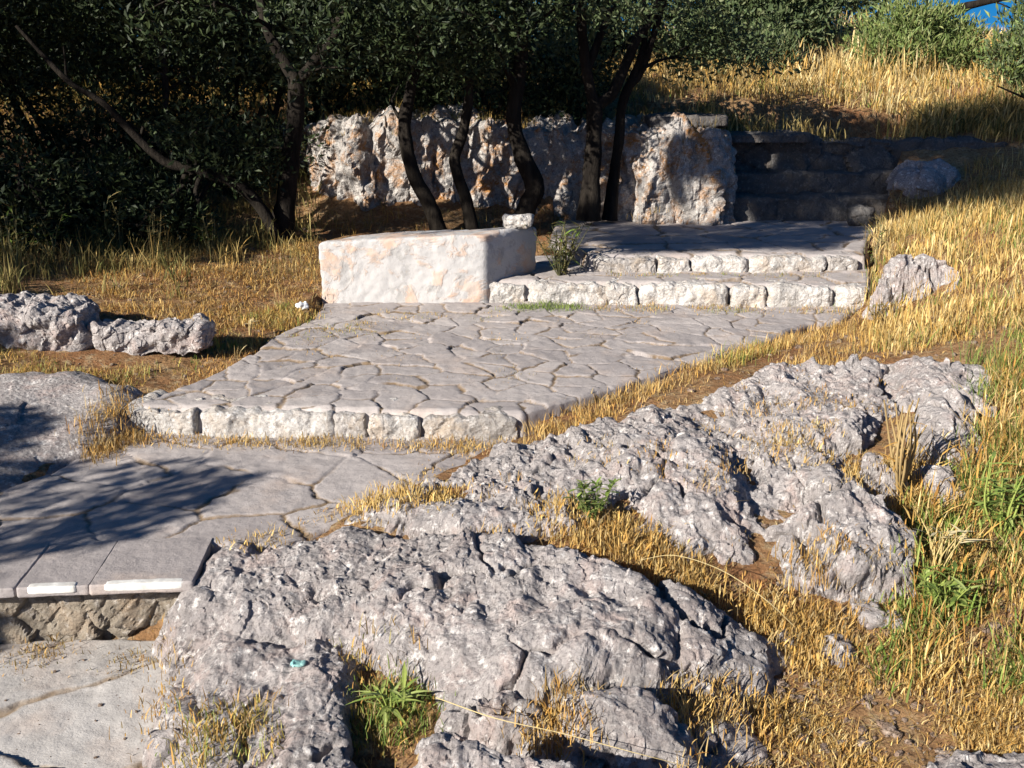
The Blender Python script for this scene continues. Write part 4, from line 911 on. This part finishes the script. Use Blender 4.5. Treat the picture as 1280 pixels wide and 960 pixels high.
# trees and bushes on the slope behind
BACK = [('oak_tree', 'dark leafy tree on the slope behind the left end of the rock face', (-4.6, 10.6, 1.3), [(-4.6, 10.4, 2.6, 1.5, .8, 1.2), (-4.2, 10.2, 1.9, 1.5, .6, .6)], 800, OAK, .08),
        ('oak_tree', 'dark leafy tree on the slope above the middle of the rock face', (-2.2, 10.8, 1.4), [(-2.2, 10.6, 2.6, 1.5, .8, 1.2), (-2.2, 10.2, 1.85, 1.5, .5, .5)], 800, OAK, .08),
        ('oak_tree', 'leafy tree on the slope behind the slim leaning trunk', (-.4, 11.2, 1.5), [(-.5, 11, 2.6, 1.2, .8, 1.0), (-.6, 10.6, 1.95, 1.0, .5, .45)], 480, OAK, .07),
        ('olive_tree', 'grey green tree on the slope seen between the forked trunk limbs', (1.3, 12.4, 1.7), [(1.4, 12.2, 2.5, 1.0, .8, .7), (1.0, 12.0, 3.2, 1.3, .9, .6)], 480, OLIVE, .075),
        ('olive_tree', 'broad olive green bush right of the forked trunk at the top', (2.6, 12.0, 1.7), [(2.5, 11.7, 2.1, .85, .5, .65), (3.0, 12.2, 2.6, .8, .6, .6)], 640, OLIVE, .075),
        ('oak_tree', 'dark tree farther up the slope at the far left', (-6.2, 13.2, 1.8), [(-6.0, 13, 2.9, 2.0, .8, 1.2), (-6.2, 12.6, 2.0, 1.8, .6, .5)], 520, OAK, .09),
        ('oak_tree', 'dark tree farther up the slope behind the thick forked trunk', (-2.6, 13.4, 1.85), [(-2.6, 13.2, 2.9, 2.2, .8, 1.2), (-2.6, 12.8, 2.1, 1.9, .6, .5)], 560, OAK, .09),
        ('olive_tree', 'hazy green tree low behind the S-shaped trunk', (.4, 13.8, 1.9), [(.9, 13.6, 2.3, .8, .6, .45)], 130, OLIVE, .08),
        ('dark_pine', 'dark spreading tree at the top with bare lower branches below a patch of sky', (4.7, 15.5, 2.2), [(3.9, 15.3, 2.65, 1.0, .8, .42), (5.0, 15.5, 2.72, .7, .7, .34), (7.7, 15.4, 2.7, .6, .6, .4)], 420, OLIVE, .075)]
for i, (nm, lab, b, ell, n, tn, sz) in enumerate(BACK):
    b = np.array(b); ps = []
    for k in range(3):
        e = ell[k % len(ell)]; tpnt = np.array(e[:3])+np.array([rs.normal()*.4, rs.normal()*.2, .2])
        ps.append(([b-np.array([0, 0, .1])+rs.normal(size=3)*np.array([.06, .06, 0]), b*.5+tpnt*.5+rs.normal(size=3)*.12, tpnt], [.09, .06, .02]))
    tree(nm, 'tree', lab, ps, ell, n, tn, 150+i, 30, .24, sz, cull=False)
TOP = [('dim shrub on top of the cliff between the thick forked trunk and the leaning trunk', (-1.0, 8.9, 1.2), [(-1.1, 8.8, 1.5, .55, .3, .3), (-.7, 9.1, 1.8, .6, .3, .35)], 220),
       ('dim shrub on top of the cliff behind the thinnest crooked trunk', (-.2, 8.9, 1.2), [(-.25, 8.8, 1.48, .4, .3, .28), (-.1, 9.2, 1.85, .6, .3, .35)], 200),
       ('dim shrub on top of the cliff left of the forked trunk', (.5, 9.0, 1.2), [(.45, 8.9, 1.46, .35, .3, .26), (.5, 9.3, 1.7, .4, .3, .3)], 150)]
BUSH = [('feathery yellow green bush with pale flower spikes on the sunny slope', (4.3, 11.7, 1.65), [(4.0, 11.2, 1.9, .55, .5, .48), (4.4, 11.3, 1.92, .42, .5, .42)], 420, BRIGHT),
        ('tall green bush at the right edge on top of the slope', (4.95, 10.4, 1.5), [(4.95, 10.0, 1.9, .5, .5, .75), (5.3, 9.9, 1.8, .55, .5, .7)], 680, OLIVE+BRIGHT[:2]),
        ('small green bush on the slope in front of the broad olive green one', (2.6, 11.3, 1.6), [(2.5, 11.2, 1.8, .5, .4, .3)], 150, OLIVE),
        ('dim bush in shade at the far right below the tall green bush', (5.0, 8.9, 1.2), [(5.0, 8.9, 1.45, .6, .4, .35)], 160, OLIVE)]
for i, (lab, b, ell, n, tn) in enumerate([q+(OAK+OLIVE[:2],) for q in TOP]+BUSH):
    b = np.array(b); ps = []
    for k in range(6):
        e = ell[k % len(ell)]; tpnt = np.array(e[:3])+np.array([rs.normal()*.3, rs.normal()*.2, .1])
        ps.append(([b+rs.normal(size=3)*np.array([.05, .05, 0]), b*.5+tpnt*.5+rs.normal(size=3)*.06, tpnt], [.02, .014, .006]))
    if i < 3: tree('shrub', 'shrub', lab, ps, ell, n, tn, 170+i, 30, .15, .05, cull=False, group='dim shrubs along the top of the cliff')
    else: tree('bush', 'bush', lab, ps, ell, n, tn, 170+i, 34, .15, .075, up=1.0, narrow=.22, cull=False, group='bushes on the sunny slope')
# ------------------------------------------------------------------ single plants and litter
def ribbon(p0, d, L, W, droop, rng, n=5, prof=(.35, .9, 1.0, .6, .05), fold=.15):
    d = np.array(d, float); d /= np.linalg.norm(d); sd = np.cross(d, [0, 0, 1.0]); sd /= np.linalg.norm(sd)+1e-9
    V = []; p = np.array(p0, float)
    for i in range(n):
        w = W*prof[i]*.5; V += [p-sd*w+np.array([0, 0, fold*w]), p, p+sd*w+np.array([0, 0, fold*w])]
        d = d-np.array([0, 0, droop/n]); d /= np.linalg.norm(d); p = p+d*L/(n-1)
    F = []
    for i in range(n-1):
        a = i*3; F += [[a, a+1, a+4, a+3], [a+1, a+2, a+5, a+4]]
    return np.array(V), np.array(F)
def plant(name, label, px, py, z, stems, leaves, tints, seed, cat='plant', stem_tint=None):
    """stems: (count, height, spread, radius); leaves: (count, length, width, droop, along)"""
    rng = np.random.default_rng(seed); g = at(px, py, z); h = down(g[0], g[1]); b = h[0] if h else g
    t = thing(name, b, label, cat); T = []; pts = []
    for i in range(stems[0]):
        a = rng.random()*6.3; e = b+np.array([math.cos(a)*stems[2]*rng.random(), math.sin(a)*stems[2]*rng.random(), stems[1]*rng.uniform(.65, 1)])
        m = b*.5+e*.5+rng.normal(size=3)*stems[1]*.06
        T.append(tube([b-np.array([0, 0, .02]), m, e], [stems[3], stems[3]*.8, stems[3]*.35], 5, 4, .05, i)); pts.append((b, m, e))
    L = []
    for i in range(leaves[0]):
        bb, m, e = pts[rng.integers(len(pts))]; s = rng.uniform(*leaves[4]); p = bb*(1-s)**2+2*s*(1-s)*m+e*s*s
        a = rng.random()*6.3; el = rng.uniform(.1, .9)
        L.append(ribbon(p, (math.cos(a), math.sin(a), el), leaves[1]*rng.uniform(.55, 1.1), leaves[2]*rng.uniform(.7, 1.2), leaves[3], rng))
    V, F = merge(T); st = np.array(stem_tint or tints[0]); mesh_obj('stem', V, F, M['blade'], t, attrs={'tint': np.repeat(st[None], len(V), 0)})
    if L:
        V, F = merge(L); ti = np.repeat(np.array(tints)[rng.integers(0, len(tints), len(L))]*(.8+.4*rng.random((len(L), 1))), 15, 0)
        mesh_obj('foliage', V, F, M['leaf'], t, smooth=False, attrs={'tint': ti})
    return t
LG = [(.30, .36, .09), (.36, .42, .14), (.22, .30, .07)]
plant('leafy_weed', 'bright green weed with long narrow leaves in a hollow of the large outcrop', 488, 868, .14, (6, .09, .07, .003), (34, .10, .011, .7, (.05, .9)), LG, 1)
plant('leafy_weed', 'small rounded green weed growing from a crack of the long broken outcrop', 742, 622, .36, (9, .13, .09, .003), (150, .035, .011, .3, (.3, 1.0)), BRIGHT+GREEN, 2)
plant('dry_stalks', 'tall bundle of brown dry stalks standing before the striated rock hump', 1126, 592, .36, (16, .34, .10, .006), (14, .12, .008, .8, (.2, .8)), STRAW[:2]+GOLD[:2], 3, stem_tint=(.42, .30, .14))
plant('thin_weed', 'thin dark weed rising beside the right end of the shaded landing', 1093, 302, .6, (5, .40, .10, .004), (60, .06, .012, .4, (.3, 1.0)), DIM+GREEN[:1], 4, stem_tint=(.14, .13, .07))
plant('leafy_weed', 'drooping dim weed behind the right end of the whitewashed block', 706, 318, .54, (7, .36, .14, .005), (60, .14, .018, 1.2, (.2, 1.0)), DIM+GREEN[:2], 5, stem_tint=(.3, .27, .12))
plant('leafy_weed', 'dense dark weed between the whitewashed block and the topmost step', 700, 326, .52, (14, .34, .20, .004), (150, .075, .014, .8, (.1, 1.0)), [(.06, .07, .025), (.10, .09, .03)], 6, stem_tint=(.1, .1, .05))
plant('leafy_weed', 'fresh green weed among dry grass right of the broken outcrop', 1185, 752, .2, (9, .15, .10, .003), (90, .06, .012, .6, (.2, 1.0)), LG+GREEN, 7)
plant('leafy_weed', 'tall green weed at the right edge below the striated hump', 1255, 668, .26, (9, .26, .12, .004), (90, .09, .012, .6, (.2, 1.0)), LG+GREEN, 8)
plant('oat_stalks', 'pale ripe seed stalks standing by the right end of the broken outcrop', 1172, 715, .22, (14, .20, .10, .003), (20, .08, .012, .2, (.7, 1.0)), [(.62, .52, .30), (.7, .62, .4)], 9, stem_tint=(.6, .48, .22))
plant('dry_stalks', 'dark dry clump at the right end of the third step', 1098, 388, .4, (12, .14, .08, .004), (50, .06, .010, .6, (.1, 1.0)), DIM+GOLD[:1], 10, stem_tint=(.2, .15, .07))
plant('seed_stalks', 'pair of pale feathery stalks on the left bank near the platform', 312, 415, .33, (4, .12, .03, .003), (10, .05, .012, .2, (.6, 1.0)), [(.62, .52, .30)], 11, stem_tint=(.55, .42, .2))
for k, (px, py, hgt, lab) in enumerate(((22, 338, .38, 'tall dim weed at the far left edge of the thicket'), (68, 330, .30, 'leafy weed second from the left along the thicket edge'), (150, 318, .42, 'tall pale seeding weed in front of the bare leaning trunk'), (196, 322, .30, 'short weed right of the tall pale seeding one'), (262, 318, .26, 'small weed beside the foot of the leaning trunk'))):
    plant('thin_weed', lab, px, py, .52, (6, hgt, .12, .004), (46, .09, .014, .5, (.3, 1.0)), (DIM+STRAW[:2]) if k in (2, 3) else DIM+GREEN[:2], 40+k, stem_tint=(.3, .26, .12))
def lying(label, pxs, z0, lift, r, seed):
    pts = []
    for (x, y), lf in zip(pxs, lift):
        g = at(x, y, z0+lf); pts.append(g)
    V, F = tube(pts, np.linspace(r, r*.5, len(pts)), 5, 6, .05, seed)
    o = mesh_obj('straw_stem', V, F, M['blade'], attrs={'tint': np.repeat(np.array([[.62, .50, .26]]), len(V), 0)}, origin=pts[0]); return tag(o, label, 'straw')
lying('long dry straw arching over the shaded end of the large outcrop', [(992, 782), (960, 752), (915, 720), (875, 702), (838, 694), (800, 700)], .16, [.0, .08, .14, .17, .17, .15], .0017, 1)
lying('long dry straw lying across the hollows at the foot of the large outcrop', [(545, 872), (620, 898), (700, 916), (790, 940), (860, 958)], .16, [.03, .06, .05, .05, .01], .0014, 2)
# litter
g = at(377, 380, .36); h = down(g[0], g[1])
V, F = roughbox_data((.07, .05, .035), (0, 0, 0), 9, 4, .5, (('f', .03, .5, 2),), 3)
tag(mesh_obj('paper_scrap', V+h[0]+np.array([0, 0, .02]), F, M['litter_white'], origin=h[0]), 'crumpled white scrap lying in the grass left of the whitewashed block', 'litter')
g = at(373, 828, .16); h = down(g[0], g[1])
V, F = roughbox_data((.036, .026, .010), (0, 0, 0), 9, 4, .3, (('f', .015, .5, 2),), 5)
tag(mesh_obj('plastic_scrap', V+h[0]+np.array([0, 0, .008]), F, M['litter_teal'], origin=h[0]), 'turquoise plastic scrap wedged in the large outcrop', 'litter')
